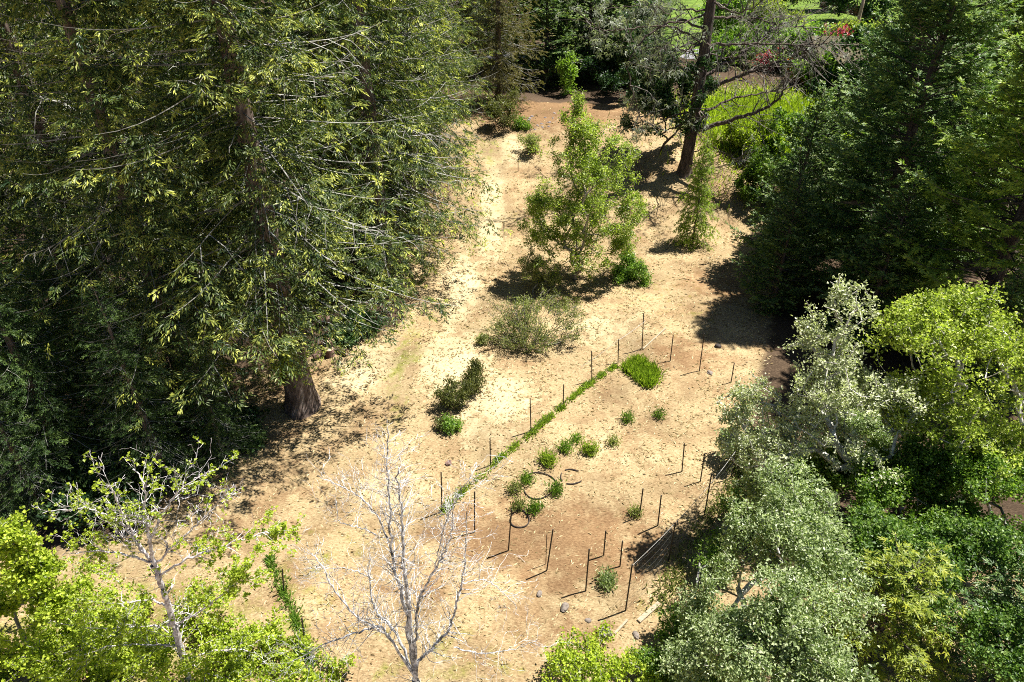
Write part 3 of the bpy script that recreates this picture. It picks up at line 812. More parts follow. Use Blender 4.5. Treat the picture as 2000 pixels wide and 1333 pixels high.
def bush(name, px, py, w, h, label, seed, leaf, bark=None, n=5000, ls=(.06, .12), asp=.3, group=None, cat='shrub', depth=None, up=.6, spread=.15, na=None, tint0=.5):
    g = G(px, py)
    dp = depth or w
    na = na or int(40 + 30 * w)
    c = g + np.array([0, 0, h * .52])
    rb = np.random.default_rng(seed + 900)
    K = 5 if w < 1.2 else 8
    spec = [(c, (w * .34, dp * .34, h * .42), max(6, na // 3))]
    for _ in range(K):
        a_ = rb.uniform(0, 6.28); q_ = rb.uniform(.25, .52); sz = rb.uniform(.13, .30)
        spec.append((g + np.array([math.cos(a_) * w * q_, math.sin(a_) * dp * q_, h * rb.uniform(.2, .85)]), (w * sz, dp * sz, h * sz * rb.uniform(.7, 1.4)), max(4, na // K)))
    return broadleaf(name, g, spec, label, cat, seed, leaf, bark or M['twig_dark'], n, ls, asp, spread, .006, .03 + .008 * h, .2, max(.2, w * .08), .05,
                     group, .2, stem='stems', part='foliage', upright=up, tint0=tint0)

bush('dark_shrub', 892, 795, 1.35, 1.3, 'dark olive shrub, lower of the touching pair left of the fence', 41, M['olive'], None, 4200, (.07, .14), .22, 'dark olive shrubs left of the fence', up=1.2)
bush('dark_shrub', 926, 760, 1.2, 1.2, 'dark olive shrub, upper of the touching pair left of the fence', 42, M['olive'], None, 3800, (.07, .14), .22, 'dark olive shrubs left of the fence', up=1.2)
bush('dark_shrub', 864, 832, .7, .5, 'small dark weed left of the low green one below the shrub pair', 43, M['olive'], None, 900, (.06, .12), .25, 'dark olive shrubs left of the fence')
bush('low_weed', 883, 838, .8, .45, 'low green weed below the pair of dark shrubs', 44, M['green_leaf'], None, 1100, (.07, .14), .28, cat='weed')
bush('fern_bush', 1240, 545, 2.3, 1.5, 'rounded green bush at the right foot of the middle tree', 45, M['green_leaf'], None, 8000, (.08, .16), .24)
bush('small_weed', 942, 672, .5, .5, 'small weed beside the dirt track left of the sprawling shrub', 46, M['sage'], None, 500, (.07, .13), .25, cat='weed')
bush('low_shrub', 1035, 300, 1.6, 1.6, 'small shaded shrub on the path left of the middle tree top', 47, M['sage'], None, 2200, (.09, .17), .25)
bush('low_shrub', 990, 245, 3.2, 2.6, 'brownish shrub at the foot of the brownish spruce', 48, M['olive'], None, 4500, (.12, .22), .25)
bush('low_shrub', 1020, 252, 1.4, .9, 'bright green low plant beside the ash patch', 49, M['green_leaf'], None, 1200, (.12, .2), .25)

GW = 'weeds growing in the fenced plot'
for i, (px, py, w, h, mt, lab) in enumerate([
    (1068, 905, .85, .55, 'grass', 'largest bright green weed clump in the fenced plot'),
    (1103, 880, .55, .5, 'green_leaf', 'green weed clump touching the largest one on its right'),
    (1152, 885, .7, .45, 'grass', 'round bright green weed right of the largest clump'),
    (1125, 862, .3, .35, 'green_leaf', 'small weed above the gap between the green clumps'),
    (1197, 868, .3, .4, 'sage', 'thin upright weed right of the round bright one'),
    (1224, 823, .4, .5, 'green_leaf', 'upright dark green weed below the tall grass patch'),
    (1287, 815, .3, .4, 'green_leaf', 'small single weed right of the upright dark one'),
    (1030, 942, .45, .45, 'green_leaf', 'weed touching the upper left rim of the large hoop'),
    (1085, 963, .5, .45, 'green_leaf', 'weed on the right rim of the large hoop'),
    (1045, 998, .55, .45, 'green_leaf', 'weed at the bottom rim of the large hoop'),
    (1004, 962, .4, .4, 'sage', 'weed left of the large hoop, farthest from it'),
    (1013, 995, .4, .45, 'sage', 'weed between the large hoop and the small one'),
    (1183, 1138, .85, .5, 'willow', 'broad-leaved pale green plant among the near posts'),
    (1240, 1005, .3, .35, 'sage', 'tiny weed at the foot of a lone stake in the plot')]):
    bush('garden_weed', px, py, w * .52, h * .62, lab, 60 + i, M[mt], None, int(1000 * w), (.07, .18), .14, GW, 'weed', up=1.8, spread=.08, na=int(16 + 30 * w))

def blades(name, pts, label, seed, mat, h=(.3, .7), w=.014, lean=.35, kind=None, cat='grass'):
    rng = np.random.default_rng(seed)
    n = len(pts)
    pos = np.column_stack([pts, terrain(pts[:, 0], pts[:, 1]) - .01])
    o0 = pos.mean(0)
    d = np.array([0, 0, 1.]) + rng.normal(0, lean, (n, 3)) * np.array([1, 1, .2])
    ln = rng.uniform(*h, n)
    V, F, q = leaves(pos - o0, d, rvec(rng, n), ln, w * (1 + .5 * rng.random(n)) * (1 + pos[:, 1] / 40))
    o = obj(name, make_mesh(name, V, F, np.repeat(np.clip(rng.normal(.5, .22, n), 0, 1), q), [mat]), None, tuple(o0))
    return tag(o, label, cat, None, kind)

rng = np.random.default_rng(77)
# green strip along the long fence
strip = [G(*p) for p in ((866, 1000), (905, 960), (958, 912), (1037, 848), (1100, 793), (1156, 748), (1203, 716))]
pts = []
for a, c in zip(strip[:-1], strip[1:]):
    n = int(np.hypot(*(c - a)[:2]) * 330)
    t = rng.random((n, 1)); q = a[None, :2] * (1 - t) + c[None, :2] * t + rng.normal(0, .085, (n, 2))
    pts.append(q[np.sin(q[:, 0] * 6 + 2 * np.sin(q[:, 1] * 2.3)) + rng.normal(0, .5, n) > -.35])
blades('fence_grass', np.vstack(pts), 'narrow strip of uncut green grass under the long fence', 78, M['grass'], (.06, .26), .015, .9, 'stuff')
# tall grass patch
a, b_, c = G(1218, 722), G(1262, 758), G(1288, 735)
uv = rng.random((4200, 2)); q = a[None, :2] + uv[:, :1] * (b_ - a)[None, :2] * 1.1 + uv[:, 1:] * (c - b_)[None, :2] * 1.0
blades('tall_grass_patch', (q + rng.normal(0, .12, q.shape))[np.sin(q[:, 0] * 5) * np.sin(q[:, 1] * 4) + rng.normal(0, .4, len(q)) > -.35], 'square patch of tall bright green grass at the fence corner', 79, M['grass'], (.15, .6), .013, .4)
# tall grass on the slope behind
c = G(1490, 255)
q = rng.normal(0, 1, (26000, 2)) * np.array([3.4, 5.0]) + c[None, :2] + np.array([[2.0, 1.5]])
blades('slope_grass', q, 'lush bright green grass on the slope behind the bare conifer', 80, M['lime'], (.25, .8), .014, .5, 'stuff')
# green weeds along the other fences
pl = [G(*p) for p in ((525, 1090), (550, 1150), (575, 1205), (600, 1270), (610, 1325))]
pts = []
for a, c in zip(pl[:-1], pl[1:]):
    t = rng.random((260, 1)) ** 1.4; pts.append(a[None, :2] * (1 - t) + c[None, :2] * t + rng.normal(0, .13, (260, 2)) * (.4 + t))
blades('fence_weeds', np.vstack(pts), 'dark green weeds along the sunken fence at the lower left', 81, M['green_leaf'], (.08, .30), .014, .6, 'stuff')
pl = [G(*p) for p in ((1270, 1180), (1310, 1110), (1370, 1015), (1420, 950), (1450, 900))]
pts = []
for a, c in zip(pl[:-1], pl[1:]):
    t = rng.random((330, 1)); pts.append(a[None, :2] * (1 - t) + c[None, :2] * t + rng.normal(0, .25, (330, 2)) + np.array([[.25, -.1]]))
blades('verge_weeds', np.vstack(pts), 'ragged weeds along the netted fence on the right', 82, M['sage'], (.08, .35), .014, .6, 'stuff')

# ------------------------------------------------------------------ right-hand broadleaf thicket
GT = 'broadleaf thicket on the right'
b = G(1600, 1030); D = b[1]
broadleaf('silver_tree', b, [E(1640, 640, D + 1, (1.1, 1.2, 1.6), 120), E(1600, 730, D + .5, (2.0, 1.8, 1.3), 240), E(1500, 760, D, (1.2, 1.2, 1.0), 110), E(1660, 800, D, (2.0, 1.8, 1.2), 220),
          E(1510, 850, D - .5, (1.3, 1.3, .9), 110), E(1690, 870, D - .5, (1.6, 1.6, 1.0), 130), E(1450, 870, D - .5, (.9, 1.0, .7), 80), E(1440, 800, D - .3, (.7, .8, .6), 40), E(1560, 830, D, (1.6, 1.4, 1.0), 120), E(1740, 760, D, (1.2, 1.2, 1.0), 70), E(1640, 575, D + 1, (.25, .3, .7), 12), E(1580, 640, D + .6, (.5, .5, .9), 30)],
          'silvery grey tree with pale twigs and sparse new leaves', 'tree', 101, M['silver'], M['twig_silver'], 22000, (.06, .12), .4, .10, .018, .18, .18, .4, .04, GT, e=2.5, clus=5)
b = G(1850, 1010); D = b[1]
broadleaf('yellow_green_tree', b, [E(1870, 640, D + 1, (2.0, 2.0, 1.4), 240), E(1790, 680, D, (1.4, 1.5, 1.2), 150), E(1950, 700, D, (2.4, 2.2, 1.6), 260), E(1850, 790, D - .5, (2.2, 2.0, 1.4), 240),
          E(1960, 850, D - 1, (2.0, 2.0, 1.3), 200), E(1760, 640, D + .3, (.9, .8, .8), 50), E(1900, 590, D + 1.2, (.7, .7, .6), 40), E(1990, 620, D + .6, (1.0, 1.0, .8), 60), E(1830, 600, D + 1, (.5, .5, .6), 24), E(1740, 800, D - .3, (1.2, 1.2, .8), 70)],
          'yellow-green leafy tree beside the silvery one at the right edge', 'tree', 102, M['yellow_leaf'], M['twig_silver'], 34000, (.06, .14), .4, .16, .012, .17, .2, .42, .03, GT)
b = EH(1540, 1200, 0, 0, 0)[0]; b[2] = float(terrain(b[0], b[1]))
broadleaf('willow_shrub', b, [EH(1560, 980, 5.2, (1.3, 1.4, .9), 130), EH(1480, 1060, 4.6, (1.2, 1.2, .8), 130), EH(1600, 1080, 5.0, (1.3, 1.3, .9), 150), EH(1530, 1160, 4.8, (1.4, 1.2, .8), 160), EH(1420, 1150, 3.4, (.9, 1.0, .7), 90),
          EH(1560, 1260, 4.4, (1.3, 1.1, .7), 140), EH(1440, 1250, 3.6, (1.0, 1.0, .6), 100), EH(1370, 1200, 2.4, (.7, .8, .6), 70), EH(1350, 1290, 2.2, (.8, .7, .6), 70), EH(1640, 1170, 4.6, (1.0, 1.0, .8), 90), EH(1480, 1330, 3.6, (1.2, .9, .6), 90),
          EH(1620, 1330, 4.0, (1.1, .9, .6), 80), EH(1500, 950, 3.4, (.8, .9, .8), 70)],
          'large grey-green willow shrub filling the bottom right foreground', 'shrub', 103, M['willow'], M['twig_silver'], 54000, (.05, .13), .30, .15, .010, .12, .2, .36, .025, GT)
b = EH(1760, 1000, 0, 0, 0)[0]; b[2] = float(terrain(b[0], b[1]))
broadleaf('thicket_shrub', b, [EH(1620, 920, 3.0, (1.5, 1.4, .9), 110), EH(1740, 960, 3.6, (1.8, 1.5, 1.0), 170), EH(1880, 950, 4.2, (1.9, 1.5, 1.0), 170), EH(1820, 890, 4.0, (1.8, 1.4, 1.0), 120), EH(1700, 890, 3.2, (1.5, 1.3, .8), 90), EH(1980, 930, 4.4, (1.5, 1.4, 1.0), 90)],
          'dense fresh green thicket below the silvery tree', 'shrub', 104, M['green_leaf'], M['twig_grey'], 46000, (.06, .13), .42, .22, .009, .09, .2, .4, .025, GT)
b = EH(1830, 1150, 0, 0, 0)[0]; b[2] = float(terrain(b[0], b[1]))
broadleaf('thicket_shrub', b, [EH(1710, 1060, 3.6, (1.3, 1.3, .8), 120), EH(1820, 1080, 3.9, (1.5, 1.3, .9), 150), EH(1940, 1080, 4.1, (1.5, 1.3, .9), 150), EH(1740, 1140, 3.4, (1.2, 1.1, .7), 100), EH(1880, 1180, 3.6, (1.3, 1.1, .7), 110), EH(1980, 1190, 3.8, (1.1, 1.1, .7), 90), EH(1960, 1290, 3.2, (1.2, 1.0, .6), 80)],
          'darker glossy green thicket above the yellow cedar at the lower right', 'shrub', 105, M['deep_green'], M['twig_grey'], 40000, (.05, .12), .42, .2, .008, .08, .2, .36, .025, GT, tint0=.5)
b = EH(1930, 1030, 0, 0, 0)[0]; b[2] = float(terrain(b[0], b[1]))
broadleaf('thicket_shrub', b, [EH(1890, 1010, 2.6, (1.4, 1.3, .8), 110), EH(1970, 1000, 3.0, (1.5, 1.4, .9), 120), EH(1800, 1010, 2.6, (1.3, 1.2, .8), 90), EH(1990, 940, 3.2, (1.3, 1.3, .8), 80), EH(1900, 930, 2.6, (1.5, 1.3, .8), 90)],
          'fresh green undergrowth at the right margin below the yellow-green tree', 'shrub', 110, M['green_leaf'], M['twig_grey'], 24000, (.06, .13), .42, .22, .008, .06, .2, .36, .025, GT, tint0=.4)
b = EH(1330, 1320, 0, 0, 0)[0]; b[2] = float(terrain(b[0], b[1]))
broadleaf('thicket_shrub', b, [EH(1330, 1230, .8, (.8, .8, .5), 70), EH(1300, 1300, .9, (.9, .7, .5), 70), EH(1390, 1310, 1.6, (1.0, .8, .6), 90), EH(1400, 1080, 1.0, (.7, .8, .5), 50), EH(1450, 990, 1.2, (.7, .8, .6), 50)],
          'shaded green shrub under the willow at the bottom edge', 'shrub', 106, M['green_leaf'], M['twig_grey'], 15000, (.05, .11), .4, .18, .007, .06, .2, .3, .025, GT, tint0=.4)
b = EH(1170, 1345, 0, 0, 0)[0]; b[2] = float(terrain(b[0], b[1]))
broadleaf('lime_shrub', b, [EH(1130, 1270, .9, (.75, .6, .45), 70), EH(1090, 1310, 1.0, (.6, .6, .4), 50), EH(1200, 1310, 1.1, (.8, .6, .4), 70), EH(1255, 1290, .7, (.5, .5, .35), 34), EH(1175, 1240, .5, (.4, .4, .3), 20), EH(1150, 1333, 1.3, (.8, .5, .4), 50), EH(1290, 1330, .9, (.5, .5, .4), 30)],
          'bright lime green shrub at the bottom edge below the concrete block', 'shrub', 107, M['lime'], M['twig_grey'], 5000, (.06, .12), .45, .12, .007, .05, .2, .3, .025, GT)
b = EH(1600, 960, 0, 0, 0)[0]; b[2] = float(terrain(b[0], b[1]))
broadleaf('thicket_shrub', b, [EH(1520, 890, 1.6, (1.2, 1.2, .8), 100), EH(1590, 900, 2.2, (1.4, 1.2, .8), 110), EH(1680, 840, 2.2, (1.6, 1.4, .8), 100), EH(1480, 960, 1.4, (1.0, 1.0, .6), 70), EH(1440, 870, 1.0, (.8, .9, .6), 50)],
          'leafy undergrowth filling the gap under the silvery tree', 'shrub', 108, M['willow'], M['twig_grey'], 22000, (.06, .13), .38, .22, .008, .06, .2, .36, .025, GT, tint0=.35)
# sprays of the yellow cedar
PROTO['cedar'] = conifer_meshes('cedar', 23, 5.0, 2.3, .2, fol=M['cedar'], bark=M['bark_dead'], twig=M['twig_dark'], n_wh=16, per=5, elev=(5, 55), sag=.12, lift=.12, droop=.5, blet=.11,
                                maxb=.7, spr=.075, sl=(.10, .22), sw=.025, dead=0, gap=.15, clump=.2, twig_share=.03, trunk_r=.08, prof=.5)
b = P(1690, 1290, 12.0)
conifer('cedar', 'cedar_tree', at(b[0], 12.0), 'small cedar with yellow tipped sprays at the bottom right')
b = P(1880, 1310, 12.0)
conifer('cedar', 'cedar_tree', at(b[0] + .6, 11.6), 'dull green cedar right of the yellow tipped one', None, .95, 2.0, 1.1, 'fir')

# bushes at the right edge of the clearing further up
bush('holly_bush', 1500, 400, 4.2, 4.5, 'broad dark green bush below the lush slope', 121, M['green_leaf'], None, 16000, (.10, .18), .4, tint0=.35)
bush('holly_bush', 1560, 330, 4.5, 5.0, 'green bush between the lush slope and the small firs', 122, M['green_leaf'], None, 14000, (.11, .2), .4, tint0=.4)
bush('holly_bush', 1450, 300, 3.4, 2.6, 'yellow-green bush on the lush slope', 123, M['lime'], None, 9000, (.11, .2), .4, tint0=.3)
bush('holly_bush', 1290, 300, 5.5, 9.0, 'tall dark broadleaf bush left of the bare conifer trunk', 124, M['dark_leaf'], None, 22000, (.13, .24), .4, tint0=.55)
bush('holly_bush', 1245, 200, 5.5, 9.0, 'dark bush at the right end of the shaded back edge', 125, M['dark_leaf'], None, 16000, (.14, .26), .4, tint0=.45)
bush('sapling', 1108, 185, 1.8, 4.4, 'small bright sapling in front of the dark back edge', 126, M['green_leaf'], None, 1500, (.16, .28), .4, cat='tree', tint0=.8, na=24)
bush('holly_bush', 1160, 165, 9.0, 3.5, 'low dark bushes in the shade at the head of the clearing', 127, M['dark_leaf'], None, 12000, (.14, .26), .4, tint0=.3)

# undergrowth in the shade on the left
GU = 'undergrowth in the shade on the left'
for i, (px, py, w, h, tt, lab) in enumerate([
    (60, 780, 6.5, 6.0, .4, 'dark leafy bush at the left edge under the spruces'),
    (230, 990, 3.0, 1.6, .35, 'dark leafy bush at the front of the left wood'),
    (478, 850, 2.0, .9, .6, 'low bush in the shade left of the giant reddish trunk'),
    (690, 655, 2.4, 1.2, .6, 'low green growth behind the cut logs')]):
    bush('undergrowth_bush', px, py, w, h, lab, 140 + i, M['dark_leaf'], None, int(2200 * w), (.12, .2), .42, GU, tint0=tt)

# ------------------------------------------------------------------ foreground trees at the bottom
def polytree(name, root, limbs, label, seed, bark, leaf=None, n_leaf=0, ls=(.06, .1), group=None, twig_n=9, twig_len=.55, spread=.1, gen2=.5, tip=.006, leaf_sel=None, asp=.45, clus=6, bark2=None):
    """limbs: polylines of world points with start and end radius; side twigs are grown from them"""
    rng = np.random.default_rng(seed)
    root = np.asarray(root, float)
    t = thing(name, root, label, 'tree', group)
    parts, edges, tips = [], [], []
    for li, (pts, r0, r1) in enumerate(limbs):
        pts = np.asarray(pts, float)
        s = np.linspace(0, 1, max(8, int(len(pts) * 7)))
        ks = np.linspace(0, 1, len(pts))
        q = np.stack([np.interp(s, ks, pts[:, i]) for i in range(3)], 1)
        for _ in range(3): q[1:-1] = .25 * q[:-2] + .5 * q[1:-1] + .25 * q[2:]
        L = np.linalg.norm(np.diff(q, axis=0), axis=1).sum()
        q[1:] += rng.normal(0, .010 + .0015 * L, (len(q) - 1, 3))
        parts.append(tube(q - root, np.linspace(r0, r1, len(q)), 7, False, .06, rng))
        def twig(p, d, ln, r, depth):
            m = 5
            c = p.copy(); dd = d.copy(); e0 = r
            for j in range(m):
                dd = unit(dd + rng.normal(0, .18, 3) + np.array([0, 0, .05]))
                nx = c + dd * ln / m
                e1 = max(tip * .6, r * (1 - (j + 1) / m * .75))
                edges.append((c, nx, e0, e1)); tips.append((nx, dd, li)); e0 = e1
                if depth > 0 and rng.random() < gen2 and j > 0:
                    sd = unit(np.cross(dd, rvec(rng, 1)[0]))
                    twig(nx, unit(dd * .65 + sd * .75 + np.array([0, 0, .15])), ln * rng.uniform(.35, .6), e1 * .75, depth - 1)
                c = nx
        nt_ = int(twig_n * L)
        for _ in range(nt_):
            u = rng.uniform(.12, 1) ** .8
            i = min(len(q) - 2, int(u * (len(q) - 1)))
            tg = unit(q[i + 1] - q[i])
            sd = unit(np.cross(tg, rvec(rng, 1)[0]))
            twig(q[i], unit(tg * rng.uniform(.3, .8) + sd * .8 + np.array([0, 0, .12])), twig_len * rng.uniform(.4, 1.3) * (1.15 - .4 * u), min(tip * 2.4, .5 * np.interp(u, [0, 1], [r0, r1])), 2)
    V, F = joinm(parts)
    obj('trunk', make_mesh(name + '_trunk', V, F, None, [bark2 or bark], smooth=True), t)
    e = np.array([np.concatenate([a, b2, [c, d]]) for a, b2, c, d in edges])
    V, F = prisms(e[:, :3] - root, e[:, 3:6] - root, e[:, 6], e[:, 7], 3)
    obj('twigs', make_mesh(name + '_twigs', V, F, None, [bark]), t)['kind'] = 'stuff'
    if n_leaf:
        tp = np.array([x[0] for x in tips]); td = np.array([x[1] for x in tips]); tl = np.array([x[2] for x in tips])
        w = np.ones(len(tp)) if leaf_sel is None else np.array([leaf_sel[i] for i in tl], float)
        w /= w.sum()
        c = rng.choice(len(tp), n_leaf // clus, p=w); ci = np.repeat(c, clus); n = len(ci)
        pos = tp[ci] + rng.normal(0, spread, (n, 3))
        ln = rng.uniform(*ls, n)
        V, F, q = leaves(pos - root, td[ci] * .6 + rvec(rng, n), rvec(rng, n) * .7 + np.array([.2, 0, .8]), ln, ln * asp)
        obj('crown', make_mesh(name + '_leaves', V, F, np.repeat(np.clip(rng.normal(.55, .2, n), 0, 1), q), [leaf]), t)['kind'] = 'stuff'
    return t

def PL(*pp):
    return [P(x, y, d) for x, y, d in pp]

DW = 11.0
r = P(812, 1328, DW); rt = np.array([r[0], DW, float(terrain(r[0], DW))])
fk = P(812, 1328, DW)
limbs = [([rt, fk], .15, .12),
  ([fk] + PL((790, 1180, DW), (765, 1080, DW + .1), (758, 960, DW + .2), (755, 835, DW + .3)), .075, .012),
  ([fk] + PL((800, 1200, DW - .1), (787, 1100, DW - .1), (785, 1000, DW), (776, 915, DW)), .085, .016),
  ([fk] + PL((812, 1240, DW - .1), (818, 1170, DW - .2), (850, 1110, DW - .3), (880, 1060, DW - .3), (886, 985, DW - .3)), .06, .010),
  ([fk] + PL((815, 1290, DW), (845, 1265, DW + .2), (880, 1230, DW + .3), (897, 1160, DW + .4), (908, 1100, DW + .5), (912, 1000, DW + .5)), .075, .012),
  ([fk] + PL((770, 1230, DW + .3), (730, 1190, DW + .5), (720, 1130, DW + .7), (722, 1080, DW + .8)), .06, .012),
  ([fk] + PL((745, 1220, DW - .3), (690, 1240, DW - .5), (640, 1255, DW - .6), (560, 1300, DW - .7)), .05, .010),
  ([fk] + PL((760, 1240, DW + .1), (700, 1210, DW + .2), (650, 1150, DW + .3), (620, 1090, DW + .4), (600, 1080, DW + .5)), .05, .010),
  (PL((760, 1060, DW + .1), (735, 1000, DW + .2), (690, 960, DW + .2), (620, 930, DW + .3)), .030, .010),
  (PL((735, 1045, DW + .3), (700, 1030, DW + .4), (662, 1020, DW + .4), (655, 975, DW + .5)), .022, .009),
  (PL((886, 1265, DW + .2), (940, 1278, DW + .1), (1000, 1270, DW), (1050, 1250, DW)), .028, .008),
  (PL((905, 1140, DW + .4), (945, 1130, DW + .5), (975, 1150, DW + .6), (1010, 1185, DW + .6)), .022, .007),
  (PL((725, 1130, DW + .7), (680, 1110, DW + .8), (600, 1110, DW + .9)), .022, .008),
  (PL((850, 1110, DW - .3), (870, 1020, DW - .5), (900, 960, DW - .5), (920, 930, DW - .5)), .022, .007)]
limbs = [(q_, a_ * .75, b_ * .85) for q_, a_, b_ in limbs]
polytree('bare_tree', rt, limbs, 'bare leafless tree with whitish bark at the bottom centre', 201, M['bark_white'], twig_n=8.5, twig_len=.85, gen2=.5, tip=.0062, bark2=M['bark_greywhite'])
r = P(872, 1333, 10.4); rt = np.array([r[0] + .1, 10.4, float(terrain(r[0], 10.4))])

DL = 11.5
r = P(372, 1340, DL); rt = np.array([r[0] + .1, DL, float(terrain(r[0], DL))])
fk = P(303, 1105, DL)
limbs = [([rt] + PL((372, 1333, DL), (345, 1240, DL), (330, 1190, DL)) + [fk], .11, .075),
  ([fk] + PL((290, 1050, DL), (282, 1000, DL), (285, 950, DL), (262, 915, DL + .1)), .05, .010),
  (PL((290, 1060, DL), (320, 1000, DL + .1), (350, 955, DL + .2), (410, 920, DL + .3)), .035, .009),
  ([fk] + PL((270, 1065, DL), (235, 1020, DL), (170, 990, DL + .1), (85, 1000, DL + .2)), .04, .009),
  ([fk] + PL((275, 1070, DL), (245, 1015, DL), (222, 960, DL), (210, 945, DL - .1)), .035, .009),
  ([fk] + PL((330, 1075, DL), (380, 1030, DL + .2), (420, 990, DL + .3), (445, 955, DL + .3)), .032, .009),
  (PL((310, 1125, DL), (370, 1090, DL - .2), (440, 1065, DL - .3), (520, 1040, DL - .3), (560, 1045, DL - .3)), .034, .009),
  (PL((300, 1100, DL), (250, 1085, DL - .2), (190, 1075, DL - .3), (120, 1085, DL - .4)), .034, .009),
  (PL((330, 1185, DL), (290, 1170, DL + .2), (230, 1180, DL + .3), (150, 1170, DL + .4)), .03, .008),
  (PL((340, 1220, DL), (400, 1190, DL - .1), (450, 1150, DL - .2), (480, 1130, DL - .2)), .03, .008),
  (PL((350, 1260, DL), (300, 1260, DL - .2), (220, 1260, DL - .3), (130, 1290, DL - .4)), .03, .008),
  (PL((360, 1290, DL), (420, 1270, DL), (480, 1270, DL), (540, 1310, DL)), .03, .008),
  (PL((340, 1220, DL), (270, 1225, DL + .2), (180, 1230, DL + .3), (60, 1210, DL + .3)), .03, .008)]
polytree('budding_tree', rt, limbs, 'slender tree with pinkish white trunk and budding lime leaves at the lower left', 202, M['bark_pink'], M['lime'], 12000, (.05, .10), None, 7.5, .75, .035, .5, .006,
         [.4, .4, .5, .6, .3, .15, 1.5, 1.4, 2.0, 2.0, 2.4, 2.4, 2.4], clus=4)

b = P(40, 1240, 12.2); b = np.array([b[0], 12.2, float(terrain(b[0], 12.2))])
broadleaf('lime_shrub', b, [E(30, 1060, 12.2, (.5, .6, .7), 60), E(60, 1120, 12.2, (.8, .7, .6), 80), E(20, 1160, 12.4, (.7, .7, .6), 50), E(120, 1170, 12, (.8, .7, .5), 50)],
          'bright lime green shrub at the left edge of the foreground', 'shrub', 203, M['lime'], M['twig_grey'], 9000, (.07, .12), .45, .12, .007, .05, .2, .3, .025)
for i, (px, py, n, lab) in enumerate([(120, 1320, 9000, 'low lime green growth in the bottom left corner'), (480, 1310, 7000, 'low lime green growth right of the budding trunk'), (250, 1250, 7000, 'lime green growth left of the budding trunk')]):
    g = G(px, py)
    broadleaf('low_growth', g, [(g + np.array([0, 0, .5]), (2.8, 1.3, .9), 170)], lab, 'shrub', 210 + i, M['lime'], M['twig_grey'], n, (.06, .11), .45, .12, .005, .03, .25, .25, .025, 'lime growth along the bottom edge', stem='stems', part='foliage')

b = EH(300, 1270, 0, 0, 0)[0]; b[2] = float(terrain(b[0], b[1]))
broadleaf('sapling_thicket', b, [EH(100, 1240, 1.6, (1.5, 1.1, .7), 70), EH(230, 1190, 2.0, (1.5, 1.1, .7), 70), EH(400, 1180, 1.6, (1.3, 1.0, .6), 60), EH(480, 1250, 1.2, (1.2, .9, .5), 60), EH(330, 1290, 1.8, (1.4, .9, .6), 70), EH(170, 1320, 1.8, (1.4, .9, .6), 70),
          EH(540, 1310, 1.0, (1.0, .8, .5), 50), EH(50, 1160, 2.2, (1.2, 1.0, .7), 60), EH(450, 1330, 1.4, (1.2, .8, .5), 50), EH(40, 1300, 2.0, (1.0, .9, .6), 50), EH(150, 1110, 2.4, (1.2, 1.0, .6), 50)],
          'airy tangle of thin pale stems and lime leaves across the bottom left', 'shrub', 219, M['lime'], M['bark_pink'], 11500, (.05, .11), .45, .09, .008, .04, .45, .35, .02, stem='stems', part='foliage', clus=4)

